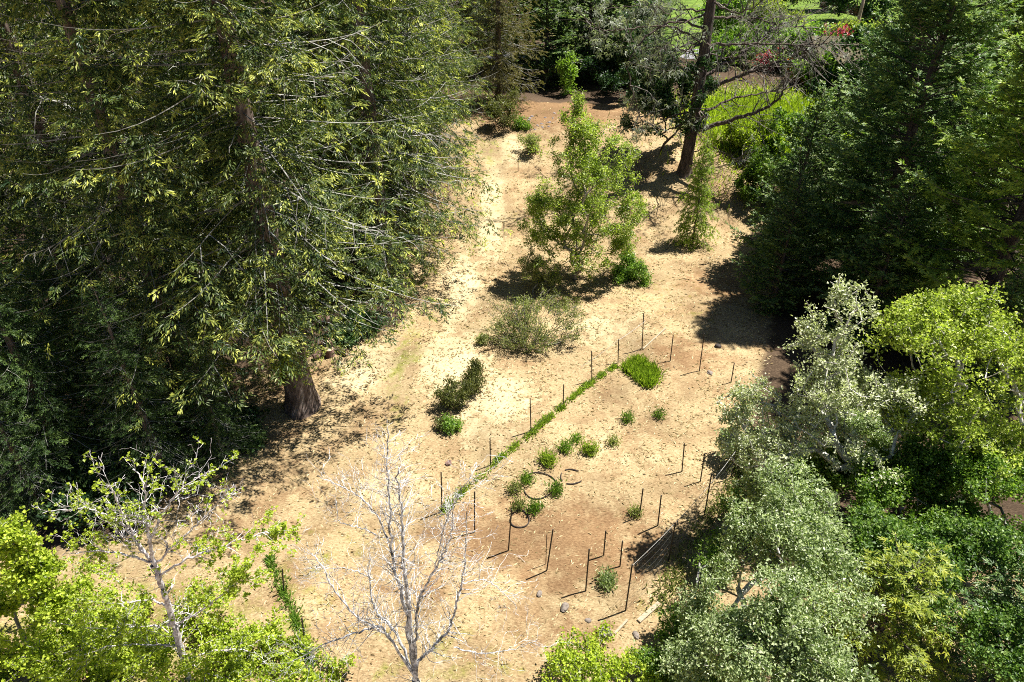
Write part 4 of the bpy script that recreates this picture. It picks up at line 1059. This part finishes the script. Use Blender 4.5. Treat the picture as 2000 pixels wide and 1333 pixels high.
# ------------------------------------------------------------------ the bare giant conifer
def bare_conifer():
    rng = np.random.default_rng(301)
    b = G(1336, 338); D = b[1]
    root = b
    t = thing('bare_conifer', b, 'huge half-dead conifer with thick dark trunk and bare curving limbs', 'tree')
    spine = [b + np.array([0, 0, -.4]), P(1340, 315, D), P(1352, 250, D), P(1366, 170, D), P(1377, 90, D), P(1388, 10, D), P(1398, -80, D), P(1405, -160, D)]
    spine = np.array(spine)
    s = np.linspace(0, 1, 30); ks = np.linspace(0, 1, len(spine))
    q = np.stack([np.interp(s, ks, spine[:, i]) for i in range(3)], 1)
    for _ in range(2): q[1:-1] = .25 * q[:-2] + .5 * q[1:-1] + .25 * q[2:]
    rad = np.interp(s, [0, .04, .15, 1], [.85, .58, .46, .26])
    V, F = tube(q - root, rad, 14, True, .05, rng)
    obj('trunk', make_mesh('bare_conifer_trunk', V, F, None, [M['bark_dead']], smooth=True), t)
    def limb(pts, r0, r1, twn, lichen):
        pts = np.asarray(pts)
        s = np.linspace(0, 1, 6 * len(pts)); ks = np.linspace(0, 1, len(pts))
        c = np.stack([np.interp(s, ks, pts[:, i]) for i in range(3)], 1)
        for _ in range(3): c[1:-1] = .25 * c[:-2] + .5 * c[1:-1] + .25 * c[2:]
        c[1:] += rng.normal(0, .05, (len(c) - 1, 3))
        v, f = tube(c - root, np.linspace(r0 * .72, r1 * .7, len(c)), 6, False, .05, rng)
        obj('limb', make_mesh('bare_limb', v, f, None, [M['bark_dead']], smooth=True), t)
        for _ in range(int(twn * 1.6)):
            u = rng.uniform(.25, 1); i = min(len(c) - 2, int(u * (len(c) - 1)))
            tg = unit(c[i + 1] - c[i]); sd = unit(np.cross(tg, rvec(rng, 1)[0])); p = c[i]
            d = unit(tg * .5 + sd + np.array([0, 0, .05])); ln = rng.uniform(.9, 3.6); m = 6; r = .014 + .011 * ln
            for j in range(m):
                d = unit(d + rng.normal(0, .15, 3)); nx = p + d * ln / m
                edges.append((p, nx, r, r * .75)); r *= .75
                if rng.random() < .7:
                    d2 = unit(d * .5 + rvec(rng, 1)[0]); n2 = nx + d2 * ln * rng.uniform(.15, .4)
                    edges.append((nx, n2, r * .7, .006)); 
                    if rng.random() < lichen: lich.append((n2, d2)); lich.append(((nx + n2) / 2, d2))
                if rng.random() < lichen: lich.append((nx, d))
                p = nx
    edges, lich = [], []
    L = lambda *a: [P(x, y, D + dy) for x, y, dy in a]
    limb(L((1356, 258, 0), (1424, 236, -1), (1480, 218, -2), (1520, 196, -2.5), (1536, 172, -3)), .26, .07, 22, .0)
    limb(L((1366, 185, 0), (1440, 150, -1), (1490, 130, -1.5), (1530, 118, -2), (1610, 84, -2)), .22, .04, 34, .03)
    limb(L((1372, 150, 0), (1440, 112, 1), (1490, 75, 1.5), (1535, 25, 2)), .20, .05, 28, .03)
    limb(L((1377, 90, 0), (1460, 86, -1), (1560, 88, -2), (1650, 84, -2)), .15, .03, 34, .06)
    limb(L((1385, 35, 0), (1450, 33, 1), (1530, 50, 2), (1600, 60, 2.5)), .15, .03, 34, .06)
    limb(L((1358, 230, 0), (1420, 195, 2), (1500, 180, 3), (1560, 165, 3)), .15, .03, 28, .03)
    limb(L((1345, 300, 0), (1390, 285, -1.5), (1430, 310, -2.5), (1455, 320, -3)), .07, .02, 7, .1)
    limb(L((1380, 60, 0), (1330, 35, -1), (1260, 70, -2), (1222, 125, -2.5), (1235, 175, -2.8), (1252, 235, -3), (1262, 275, -3)), .12, .03, 12, .6)
    limb(L((1375, 85, 0), (1310, 50, -1.5), (1240, 55, -2.5), (1180, 62, -3), (1140, 35, -3.5)), .11, .02, 13, .5)
    limb(L((1388, 20, 0), (1320, 20, 1), (1240, 10, 2), (1150, 20, 2)), .11, .02, 11, .5)
    limb(L((1360, 150, 0), (1320, 125, -1), (1300, 85, -1.5)), .09, .02, 10, .4)
    limb(L((1370, 120, 0), (1340, 90, 1), (1320, 60, 2)), .09, .02, 8, .4)
    for k in range(16):
        u = rng.uniform(.3, 1); i = min(len(q) - 2, int(u * 29)); az = rng.uniform(0, 6.28); ln = rng.uniform(3, 6.5)
        h = np.array([math.cos(az), math.sin(az), 0])
        limb([q[i], q[i] + h * ln * .5 + np.array([0, 0, -.1 * ln]), q[i] + h * ln + np.array([0, 0, .25 * ln * rng.random()])], .10, .02, 6, .12)
    e = np.array([np.concatenate([a, b2, [c, d]]) for a, b2, c, d in edges])
    V, F = prisms(e[:, :3] - root, e[:, 3:6] - root, e[:, 6], e[:, 7], 3)
    obj('twigs', make_mesh('bare_conifer_twigs', V, F, None, [M['twig_mid']]), t)
    lp = np.array([a for a, _ in lich]); ld = np.array([a for _, a in lich])
    lp = np.repeat(lp, 3, 0); ld = np.repeat(ld, 3, 0); n = len(lp)
    lp = lp + rng.normal(0, .18, (n, 3)) - np.array([0, 0, .12]) * rng.random((n, 1))
    V, F, qn = needle_sprays(lp - root, ld * .4 + np.array([0, 0, -.7]) + rvec(rng, n) * .7, rvec(rng, n), rng.uniform(.15, .55, n), np.full(n, .013))
    obj('lichen', make_mesh('lichen', V, F, np.repeat(rng.uniform(.2, .9, n), qn), [M['lichen']]), t)
bare_conifer()

# ------------------------------------------------------------------ giant trunk, logs
def trunk_ivy():
    rng = np.random.default_rng(331)
    b = at(-9.8, 25.1)
    n = 1500
    a = rng.normal(-2.4, 1.2, n)
    z = 2.7 + .5 * np.sin(a * 3) + rng.normal(0, .6, n); z = np.where(z < 1.6, 3.2 + rng.random(n), z); r = .54 + rng.random(n) ** 2 * .45 * (1 + (z > 2.8))
    pos = np.column_stack([np.cos(a) * r, np.sin(a) * r, z])
    V, F, q = leaves(pos, rvec(rng, n) - np.array([0, 0, .4]), pos * np.array([1, 1, .3]) + rvec(rng, n) * .7, rng.uniform(.08, .15, n), np.full(n, .045))
    tag(obj('trunk_ivy', make_mesh('ivy', V, F, np.repeat(np.clip(rng.normal(.55, .2, n), 0, 1), q), [M['birch']]), None, b), 'collar of green leaves round the giant reddish trunk', 'ivy', None, 'stuff')
trunk_ivy()

def log(px, py, r, h, label, seed, lie=None, group='cut logs behind the giant trunk'):
    rng = np.random.default_rng(seed)
    b = G(px, py)
    t = thing('cut_log', b, label, 'log', group)
    if lie is None:
        pts = np.array([[0, 0, -.03], [0, 0, h * .5], [0, 0, h]]); up = np.array([0, 0, 1.])
        c = np.array([0, 0, h])
    else:
        dv = np.array([math.cos(lie), math.sin(lie), 0]); pts = np.array([dv * -h / 2, dv * 0, dv * h / 2]) + np.array([0, 0, r * .93]); c = pts[2]; up = dv
    V, F = tube(pts, [r * 1.04, r, r * .98], 14, True, .03, rng)
    obj('bark', make_mesh('log_bark', V, F, None, [M['bark_stump']], smooth=False), t)
    V, F = tube(np.array([c + up * .002, c + up * .012]), [r * .93, r * .92], 14, True)
    obj('cut_face', make_mesh('log_face', V, F, None, [M['cut_wood']]), t)
log(645, 695, .24, .42, 'upright cut log nearest the giant trunk, front of the pair', 340)
log(647, 682, .26, .55, 'taller upright cut log just behind the front one', 341)
log(622, 700, .15, .5, 'short log lying beside the giant trunk', 342, .6)
log(668, 690, .16, .7, 'log lying right of the upright pair', 343, -.5)
log(655, 660, .22, .45, 'upright cut log in the shade behind the pair', 344)
log(640, 632, .25, .9, 'log lying in deep shade farthest from the stump', 345, .2)

# ------------------------------------------------------------------ fence posts and stakes
def post_mesh(name, h, lean, r):
    """steel T-post: T section, studs, and spade foot"""
    a = r
    prof = np.array([(-a, .35 * a), (-a, a), (a, a), (a, .35 * a), (.35 * a, .35 * a), (.35 * a, -a), (-.35 * a, -a), (-.35 * a, .35 * a)])
    zz = [-.25, h * .5, h]
    V = np.vstack([np.column_stack([prof[:, 0] + lean[0] * z, prof[:, 1] + lean[1] * z, np.full(8, z)]) for z in zz])
    F = []
    for k in range(2):
        for i in range(8): F.append((k * 8 + i, k * 8 + (i + 1) % 8, k * 8 + 8 + (i + 1) % 8, k * 8 + 8 + i))
    F += [(16, 17, 18, 19), (16 + 7, 16 + 4, 16 + 5, 16 + 6)]
    parts = [(V, np.array(F))]
    for i in range(int(h / .22)):
        z = .12 + i * .22
        parts.append(box((lean[0] * z - a * .25, lean[1] * z + a, z), (lean[0] * z + a * .25, lean[1] * z + a * 1.5, z + .03)))
    v, f = joinm(parts)
    return make_mesh(name, v, f, None, [M['steel']])

POSTS = {}
def post(key, bx, by, tx, ty, label, group, name='fence_post', r=.023, cat='fence post'):
    b = G(bx, by)
    tp = P(tx, ty, b[1])
    h = tp[2] - b[2]
    o = obj(name, post_mesh(name, h, ((tp[0] - b[0]) / h * .9, random.Random(key).uniform(-.02, .02)), r), None, tuple(b))
    POSTS[key] = (b, tp)
    return tag(o, label, cat, group)
GP = 'posts of the long fence beside the green strip'
ordn = ['first', 'second', 'third', 'fourth', 'fifth', 'sixth', 'seventh']
for i, (bx, by, tx, ty) in enumerate([(863, 1000, 862, 923), (958, 909, 957, 857), (1037, 843, 1035, 778), (1100, 791, 1101, 752), (1156, 746, 1155, 687), (1207, 710, 1208, 663), (1254, 682, 1257, 613)]):
    post('L%d' % i, bx, by, tx, ty, 'black post of the long fence by the green strip, %s from its near end' % ordn[i], GP)
GQ = 'posts and stakes round the fenced plot'
for i, (bx, by, tx, ty, lab) in enumerate([
    (1309, 706, 1315, 655, 'short leaning post just right of the tall grass patch'),
    (1366, 725, 1375, 651, 'tall thin post at the tip of the fir shadow'),
    (1428, 747, 1434, 710, 'post in the fir shadow left of the silvery tree'),
    (1332, 922, 1336, 866, 'left of the two lone stakes beside the netting corner'),
    (1368, 941, 1376, 886, 'right of the two lone stakes beside the netting corner'),
    (1376, 1007, 1389, 927, 'tall black post of the netted fence where the weeds begin'),
    (1428, 935, 1437, 880, 'netted fence post closest to the silvery tree'),
    (1249, 1009, 1256, 955, 'left stake of the pair in the middle right of the plot'),
    (1285, 1027, 1291, 967, 'right stake of the pair in the middle right of the plot'),
    (1306, 1096, 1319, 1020, 'black fence post carrying the far end of the white line'),
    (1179, 1086, 1183, 1037, 'shorter stake right of the near left stakes, left of a pair'),
    (1211, 1107, 1216, 1058, 'stake above the broad-leaved pale plant, right of a pair'),
    (1144, 1155, 1151, 1074, 'tall stake left of the broad-leaved pale plant'),
    (1068, 1115, 1081, 1035, 'leaning stake between the small hoop and the broad-leaved plant'),
    (993, 1076, 1000, 995, 'black stake beside the left side of the small hoop'),
    (927, 1040, 927, 960, 'black stake left of the small hoop, behind bare twigs'),
    (1222, 1193, 1235, 1103, 'nearest black corner post carrying the near end of the white line'),
    (1066, 1102, 1068, 1045, 'very thin rod just left of the leaning stake')]):
    post('R%d' % i, bx, by, tx, ty, lab, GQ, r=.012 if i == 17 else .023)
for i, (bx, by, tx, ty, lab) in enumerate([(554, 1157, 552, 1113, 'dark post of the sunken fence, upper one at the lower left'), (597, 1266, 590, 1208, 'dark post of the sunken fence, lower one at the lower left'),
                                           (1012, 335, 1012, 310, 'thin stake on the shaded path left of the middle tree')]):
    post('S%d' % i, bx, by, tx, ty, lab, None)

def wire(name, pts, r, label, mat, sag=.05, cat='wire', group=None):
    pts = np.asarray(pts, float); out = []
    for a, b in zip(pts[:-1], pts[1:]):
        t = np.linspace(0, 1, 9)
        q = a[None] * (1 - t[:, None]) + b[None] * t[:, None]; q[:, 2] -= 4 * sag * t * (1 - t)
        out.append(q if not out else q[1:])
    q = np.vstack(out)
    v, f = tube(q - q[0], r, 5, False)
    return tag(obj(name, make_mesh(name, v, f, None, [mat]), None, tuple(q[0])), label, cat, group)
top = lambda k, dz=-.05: POSTS[k][1] + np.array([0, 0, dz])
wire('fence_line', [top('R16'), top('R9')], .005, 'white line strung between the two nearest right fence posts', M['wire'])
wire('fence_line', [top('R9'), top('R5', -.6), top('R6')], .008, 'thin pale line running from the white line along the netting', M['wire'])
wire('fence_line', [POSTS['L6'][0] + np.array([0, 0, .95 * (POSTS['L6'][1] - POSTS['L6'][0])[2] * .85]), top('L5'), G(1135, 720) + np.array([0, 0, .1])], .008, 'slack pale wire at the far end of the long fence', M['wire'])
wire('fence_line', [POSTS['L0'][0] + np.array([0, 0, .1])] + [POSTS['L%d' % i][0] + np.array([0, 0, .12]) for i in range(1, 7)], .006, 'low dark wire along the foot of the long fence', M['net'], .02)

def netting(a, b, label, n=16, m=8):
    b0, t0 = POSTS[a]; b1, t1 = POSTS[b]
    E0, E1 = [], []
    L = np.linspace(0, 1, n + 1); H = np.linspace(.03, .95, m + 1)
    def pt(u, v):
        lo = b0 * (1 - u) + b1 * u; hi = t0 * (1 - u) + t1 * u
        p = lo * (1 - v) + hi * v; p[1] -= .12 * math.sin(math.pi * u); return p
    for u in L:
        for v0, v1 in zip(H[:-1], H[1:]): E0.append(pt(u, v0)); E1.append(pt(u, v1))
    for v in H:
        for u0, u1 in zip(L[:-1], L[1:]): E0.append(pt(u0, v)); E1.append(pt(u1, v))
    V, F = prisms(np.array(E0) - b0, np.array(E1) - b0, .0025, .0025, 3)
    tag(obj('deer_netting', make_mesh('deer_netting', V, F, None, [M['net']]), None, tuple(b0)), label, 'netting', 'deer netting panels')
netting('R5', 'R6', 'dark netting panel between the weedy post and the silvery tree', 9, 5)
netting('R9', 'R5', 'dark netting panel in the middle of the right fence', 9, 5)
netting('R16', 'R9', 'nearest dark netting panel under the white line', 9, 5)

# ------------------------------------------------------------------ hoops, stones, planks, block
def hoop(px, py, rx, ry, label, arcs, seed):
    rng = np.random.default_rng(seed)
    c = G(px, py); parts = []
    for a0, a1 in arcs:
        t = np.radians(np.linspace(a0, a1, 22))
        k = 1 + .05 * np.sin(3 * t + seed)
        x, y = np.cos(t) * rx * k, np.sin(t) * ry * k
        z = terrain(c[0] + x, c[1] + y) - c[2] + .045
        q = np.column_stack([x, y, z])
        v, f = tube(q, .024, 6, True)
        v[:, 2] = np.where(True, (v[:, 2] - .0), 0)
        parts.append((v, f)); pass
    V, F = joinm(parts)
    tag(obj('garden_hoop', make_mesh('garden_hoop', V, F, None, [M['hose']]), None, tuple(c)), label, 'garden edging', 'edging hoops in the plot')
hoop(1053, 950, .68, .72, 'largest dark edging hoop lying in the fenced plot', [(-10, 150), (195, 310)], 1)
hoop(1117, 933, .48, .42, 'faint broken edging hoop right of the largest one', [(50, 120), (150, 215), (240, 320)], 2)
hoop(1015, 1015, .36, .42, 'small dark edging hoop next to a stake', [(-5, 165), (160, 362)], 3)

def stone(name, px, py, r, label, seed, flat=.6, mat='stone', cat='stone', group=None):
    rng = np.random.default_rng(seed)
    g = G(px, py)
    nu, nv = 10, 6
    V, F = [], []
    K = rng.normal(size=(4, 3))
    for j in range(nv + 1):
        th = math.pi * j / nv
        for i in range(nu):
            ph = 2 * math.pi * i / nu
            d = np.array([math.sin(th) * math.cos(ph), math.sin(th) * math.sin(ph), math.cos(th)])
            rr = r * (1 + .22 * math.tanh(float(d @ K[0])) * math.sin(2.1 * float(d @ K[1])) + .08 * math.sin(5 * float(d @ K[2])))
            V.append(d * rr * np.array([1.2, .85, flat]) + np.array([0, 0, r * flat * .55]))
    for j in range(nv):
        for i in range(nu): F.append((j * nu + i, j * nu + nu + i, j * nu + nu + (i + 1) % nu, j * nu + (i + 1) % nu))
    o = obj(name, make_mesh(name, np.array(V), np.array(F), None, [M[mat]]), None, tuple(g)); o.rotation_euler.z = rng.uniform(0, 6)
    return tag(o, label, cat, group)
GS = 'stones near the lower fence corner'
stone('stone', 1103, 1188, .15, 'squarish pale stone below the tall near stake', 401, .7, group=GS)
stone('stone', 1054, 1161, .11, 'small grey stone left of the squarish one', 402, group=GS)
stone('stone', 1149, 1213, .09, 'small white stone above the lime shrub', 403, group=GS)
stone('stone', 1242, 1242, .12, 'pale stone right of the concrete block', 404, group=GS)
stone('stone', 1386, 730, .16, 'pale stone in the fir shadow beside the tall thin post', 405, .5, group=GS)
stone('dirt_clod', 876, 906, .14, 'dark clod of dead weeds left of the long fence', 406, .5, 'bark_stump', 'clod')
stone('dirt_clod', 1402, 678, .16, 'dark object lying in the fir shadow near the thin post', 407, .7, 'hose', 'clod')

def concrete_block():
    g = G(1181, 1240)
    t = thing('concrete_block', g, 'hollow dark concrete block standing near the lime shrub', 'block', None, .5)
    w, wi, h = .17, .10, .24
    o = [(-w, -w), (w, -w), (w, w), (-w, w)]; i = [(-wi, -wi), (wi, -wi), (wi, wi), (-wi, wi)]
    V = [(x, y, z) for z in (-.02, h) for ring in (o, i) for x, y in ring]
    V += [(x, y, .03) for x, y in i]
    F = []
    for k in range(4):
        n = (k + 1) % 4
        F += [(k, n, 8 + n, 8 + k), (8 + k, 8 + n, 12 + n, 12 + k), (12 + k, 12 + n, 16 + n, 16 + k)]
    F.append((16, 17, 18, 19))
    obj('shell', make_mesh('block_shell', np.array(V, float), np.array(F), None, [M['concrete']]), t)
concrete_block()

def plank(ax, ay, bx, by, w, label, name='plank', mat='plank', th=.05, group=None):
    a, b = G(ax, ay), G(bx, by)
    a = a + np.array([0, 0, .02]); b = b + np.array([0, 0, .03])
    d = unit(b - a); s = unit(np.cross(d, [0, 0, 1.])) * w / 2; u = np.array([0, 0, th])
    V = np.array([a - s, a + s, b + s, b - s, a - s + u, a + s + u, b + s + u, b - s + u]) - a
    F = np.array([[0, 3, 2, 1], [4, 5, 6, 7], [0, 1, 5, 4], [1, 2, 6, 5], [2, 3, 7, 6], [3, 0, 4, 7]])
    tag(obj(name, make_mesh(name, V, F, None, [M[mat]]), None, tuple(a)), label, 'plank', group)
GK = 'boards lying on the ground'
plank(1200, 1240, 1225, 1213, .07, 'narrow pale board beside the concrete block', group=GK)
plank(1247, 1215, 1287, 1180, .15, 'wide pale board below the nearest corner post', group=GK)
plank(1256, 683, 1300, 643, .06, 'long thin pale pole lying at the far fence corner', th=.05, group=GK)

def ash_patch():
    rng = np.random.default_rng(5); g = G(1068, 240)
    parts = []
    for i in range(26):
        p = rng.normal(0, 1, 2) * np.array([1.3, .9]); r = rng.uniform(.06, .2)
        z = float(terrain(g[0] + p[0], g[1] + p[1])) - g[2]
        a = np.arange(7) * 2 * np.pi / 7
        V = np.vstack([np.column_stack([p[0] + np.cos(a) * r, p[1] + np.sin(a) * r * .8, np.full(7, z - .03)]), np.column_stack([p[0] + np.cos(a) * r * .6, p[1] + np.sin(a) * r * .5, np.full(7, z + r * .35)]), [[p[0], p[1], z + r * .42]]])
        F = [(k, (k + 1) % 7, 7 + (k + 1) % 7, 7 + k) for k in range(7)] + [(14, 7 + k, 7 + (k + 1) % 7, 7 + (k + 2) % 7) for k in range(0, 7, 2)]
        parts.append((V, np.array(F)))
    V, F = joinm(parts)
    tag(obj('ash_heap', make_mesh('ash_heap', V, F, None, [M['ash']]), None, tuple(g)), 'patch of pale ash on the bare soil at the head of the clearing', 'ash', None, 'stuff')
ash_patch()

def bent_branch():
    b = G(1062, 172); D = b[1]
    q = np.array([b] + PL((1068, 150, D), (1080, 132, D), (1100, 122, D), (1130, 118, D), (1150, 122, D)))
    t = thing('dead_branch', b, 'thin bent dead branch arching in front of the dark back edge', 'branch')
    v, f = tube(q - b, np.linspace(.09, .03, len(q)), 6, False); obj('stem', make_mesh('dead_branch', v, f, None, [M['twig_grey']], smooth=True), t)
    rng = np.random.default_rng(9); E0, E1 = [], []
    for i in range(2, 6):
        for _ in range(5):
            E0.append(q[i] - b); E1.append(q[i] - b + np.array([rng.uniform(.4, 1.8), rng.normal(0, .4), rng.uniform(-.9, .4)]))
    v, f = prisms(np.array(E0), np.array(E1), .025, .01, 3); obj('twigs', make_mesh('dead_branch_twigs', v, f, None, [M['twig_grey']]), t)
bent_branch()

# ------------------------------------------------------------------ the neighbouring garden at the top right
def hous():
    g = G(1665, 182)
    x0, y0, z0 = g
    t = thing('shingled_house', (x0, y0, z0), 'brown shingled house half hidden behind the dark firs', 'house')
    W, Dp, Hh = 9.0, 6.0, 3.0
    V, F = box((-3.5, 0, -.5), (-3.5 + W, Dp, Hh)); obj('wall', make_mesh('house_wall', V, F, None, [M['brick_wall']]), t)
    sh = make_mesh('shingle_mesh', *box((-.32, -.03, 0), (.32, 0, .27)), None, [M['brick_wall']])
    for r in range(10):
        for c in range(13):
            o = obj('shingle', sh, bpy.data.objects[t.name], (-3.1 + c * .67 + (.3 if r % 2 else 0), -.002 - .004 * (c % 3), .1 + r * .285)); o.rotation_euler.x = -.05
    V = np.array([(-4.1, -.7, 2.85), (6.1, -.7, 2.85), (6.1, 3, 4.7), (-4.1, 3, 4.7), (6.1, 6.7, 2.85), (-4.1, 6.7, 2.85)], float)
    V = np.vstack([V, V - np.array([0, 0, .16])])
    F = np.array([[0, 1, 2, 3], [3, 2, 4, 5], [6, 9, 8, 7], [9, 11, 10, 8], [0, 6, 7, 1], [5, 4, 10, 11], [0, 3, 9, 6], [3, 5, 11, 9], [1, 7, 8, 2], [2, 8, 10, 4]])
    obj('roof', make_mesh('house_roof', V, F, None, [M['roof']]), t)
    def window(cx, cz, w, h):
        fr = []
        for a, b_, c, d in ((-w, -h, w, -h + .1), (-w, h - .1, w, h), (-w, -h + .1, -w + .1, h - .1), (w - .1, -h + .1, w, h - .1), (-.04, -h + .1, .04, h - .1)):
            fr.append(box((cx + a, -.11, cz + b_), (cx + c, -.045, cz + d)))
        f = obj('window', make_mesh('window_frame', *joinm(fr), None, [M['frame']]), t)
        for s in (-1, 1):
            V, F = box((cx + (s - 1) * .5 * (w - .1) + (.04 if s > 0 else 0), -.075, cz - h + .1), (cx + (s + 1) * .5 * (w - .1) - (.04 if s < 0 else 0), -.055, cz + h - .1))
            obj('pane', make_mesh('window_pane', V, F, None, [M['glass']]), f)
    window(-2.2, 1.7, .9, .9); window(1.6, 1.5, .8, .55)
hous()

def road():
    a = [G(1380, 112), G(1560, 108), G(1760, 104), G(1990, 98)]
    top_, bot = [], []
    xs = np.linspace(-20, 130, 60)
    yc = float(G(1690, 108)[1])
    V = []
    for x in xs:
        for dy in (-2.6, 2.6): V.append((x, yc + dy + .02 * x, float(terrain(x, yc + dy)) + .03))
    F = np.array([(2 * i, 2 * i + 2, 2 * i + 3, 2 * i + 1) for i in range(len(xs) - 1)])
    tag(obj('road', make_mesh('road', np.array(V), F, None, [M['asphalt']])), 'pale road beyond the house', None, None, 'structure')
road()

for i, (px, py, w, h, mt, lab) in enumerate([
    (1612, 122, 3.0, 3.4, 'red', 'large crimson flowering bush beyond the house roof'),
    (1502, 135, 2.4, 1.4, 'red', 'small pinkish flowering bush left of the crimson one'),
    (1566, 160, 2.0, 1.8, 'orange', 'orange flowering bush at the left end of the house'),
    (1640, 90, 6.0, 1.2, 'red', 'low reddish hedge behind the large crimson bush'),
    (1700, 100, 9.0, 3.0, 'yellow_leaf', 'yellowish hedge along the far road'),
    (1440, 128, 8.0, 2.4, 'green_leaf', 'green hedge at the left part of the neighbouring garden'),
    (1560, 122, 6.0, 2.2, 'dark_leaf', 'dark clipped hedge left of the crimson bush'),
    (1470, 100, 9.0, 3.0, 'green_leaf', 'hedge beyond the left end of the road'),
    (1690, 200, 9.0, 7.0, 'dark_leaf', 'dark bush covering the right end of the house'),
    (1700, 40, 14, 7, 'dark_leaf', 'dark tree mass behind the far lawn'),
    (1600, 175, 5.0, 3.4, 'green_leaf', 'green shrub hiding the left end of the house'),
    (1560, 140, 6.0, 4.4, 'green_leaf', 'rounded green shrub behind the orange one'),
    (1610, 22, 14, 7, 'dark_leaf', 'dark clump of trees at the top behind the red fence'),
    (1480, 60, 10, 4, 'yellow_leaf', 'yellow-green garden shrubs behind the bare limbs'),
    (1400, 70, 10, 6, 'green_leaf', 'green garden tree behind the bare conifer trunk'),
    (1530, 20, 14, 6, 'sage', 'greyish garden trees at the top of the photo')]):
    bush('garden_bush', px, py, w, h, lab, 500 + i, M[mt], None, int(600 * w), (.22, .42), .45, 'bushes of the neighbouring garden', spread=.3, tint0=.5, depth=min(w, 5))

def far_fence():
    a, b = G(1600, 14), G(1720, 42)
    t = thing('garden_fence', a, 'dark red board fence at the top behind the lawn', 'fence')
    v = (b - a)[:2]; L = float(np.hypot(*v)); ang = math.atan2(v[1], v[0]); t.rotation_euler.z = ang
    n = int(L / .5)
    bm_ = make_mesh('fence_board', *box((-.22, -.03, 0), (.22, .03, 1.5)), None, [M['fence_red']])
    for i in range(n):
        x = .25 + i * .5; w = np.array([math.cos(ang), math.sin(ang)]) * x + a[:2]
        obj('board', bm_, t, (x, 0, float(terrain(*w)) - a[2] - .05))
    V, F = box((0, .04, 1.1), (L, .12, 1.25)); obj('rail', make_mesh('fence_rail', V, F, None, [M['fence_red']]), t)
far_fence()

def pole():
    b = G(1668, 74); tp = P(1678, -30, b[1])
    t = thing('utility_pole', b, 'brown wooden utility pole beside the far lawn', 'pole')
    h = tp[2] - b[2]
    v, f = tube(np.array([[0, 0, -.5], [0, 0, h * .5], [0, 0, h]]), [.26, .22, .18], 10); obj('shaft', make_mesh('pole_shaft', v, f, None, [M['pole']], smooth=True), t)
    v, f = box((-1.2, -.08, h - .8), (1.2, .08, h - .6)); obj('crossarm', make_mesh('pole_arm', v, f, None, [M['pole']]), t)
pole()

def lawn_thing(px, py, label, name, s):
    g = G(px, py); t = thing(name, g, label, 'shed')
    V, F = box((-s, -.6 * s, 0), (s, .6 * s, 1.3 * s)); obj('wall', make_mesh('shed_wall', V, F, None, [M['white']]), t)
    V = np.array([(-1.1 * s, -.7 * s, 1.28 * s), (1.1 * s, -.7 * s, 1.28 * s), (1.1 * s, 0, 1.75 * s), (-1.1 * s, 0, 1.75 * s), (1.1 * s, .7 * s, 1.28 * s), (-1.1 * s, .7 * s, 1.28 * s)], float)
    obj('roof', make_mesh('shed_roof', V, np.array([[0, 1, 2, 3], [3, 2, 4, 5]]), None, [M['white']]), t)
lawn_thing(1563, 92, 'small white shed on the neighbouring lawn', 'garden_shed', .9)
lawn_thing(1152, 108, 'pale shed glimpsed through the dark back edge', 'garden_shed', 1.8)
lawn_thing(1592, 118, 'white narrow hut beside the crimson bush', 'garden_shed', .8)
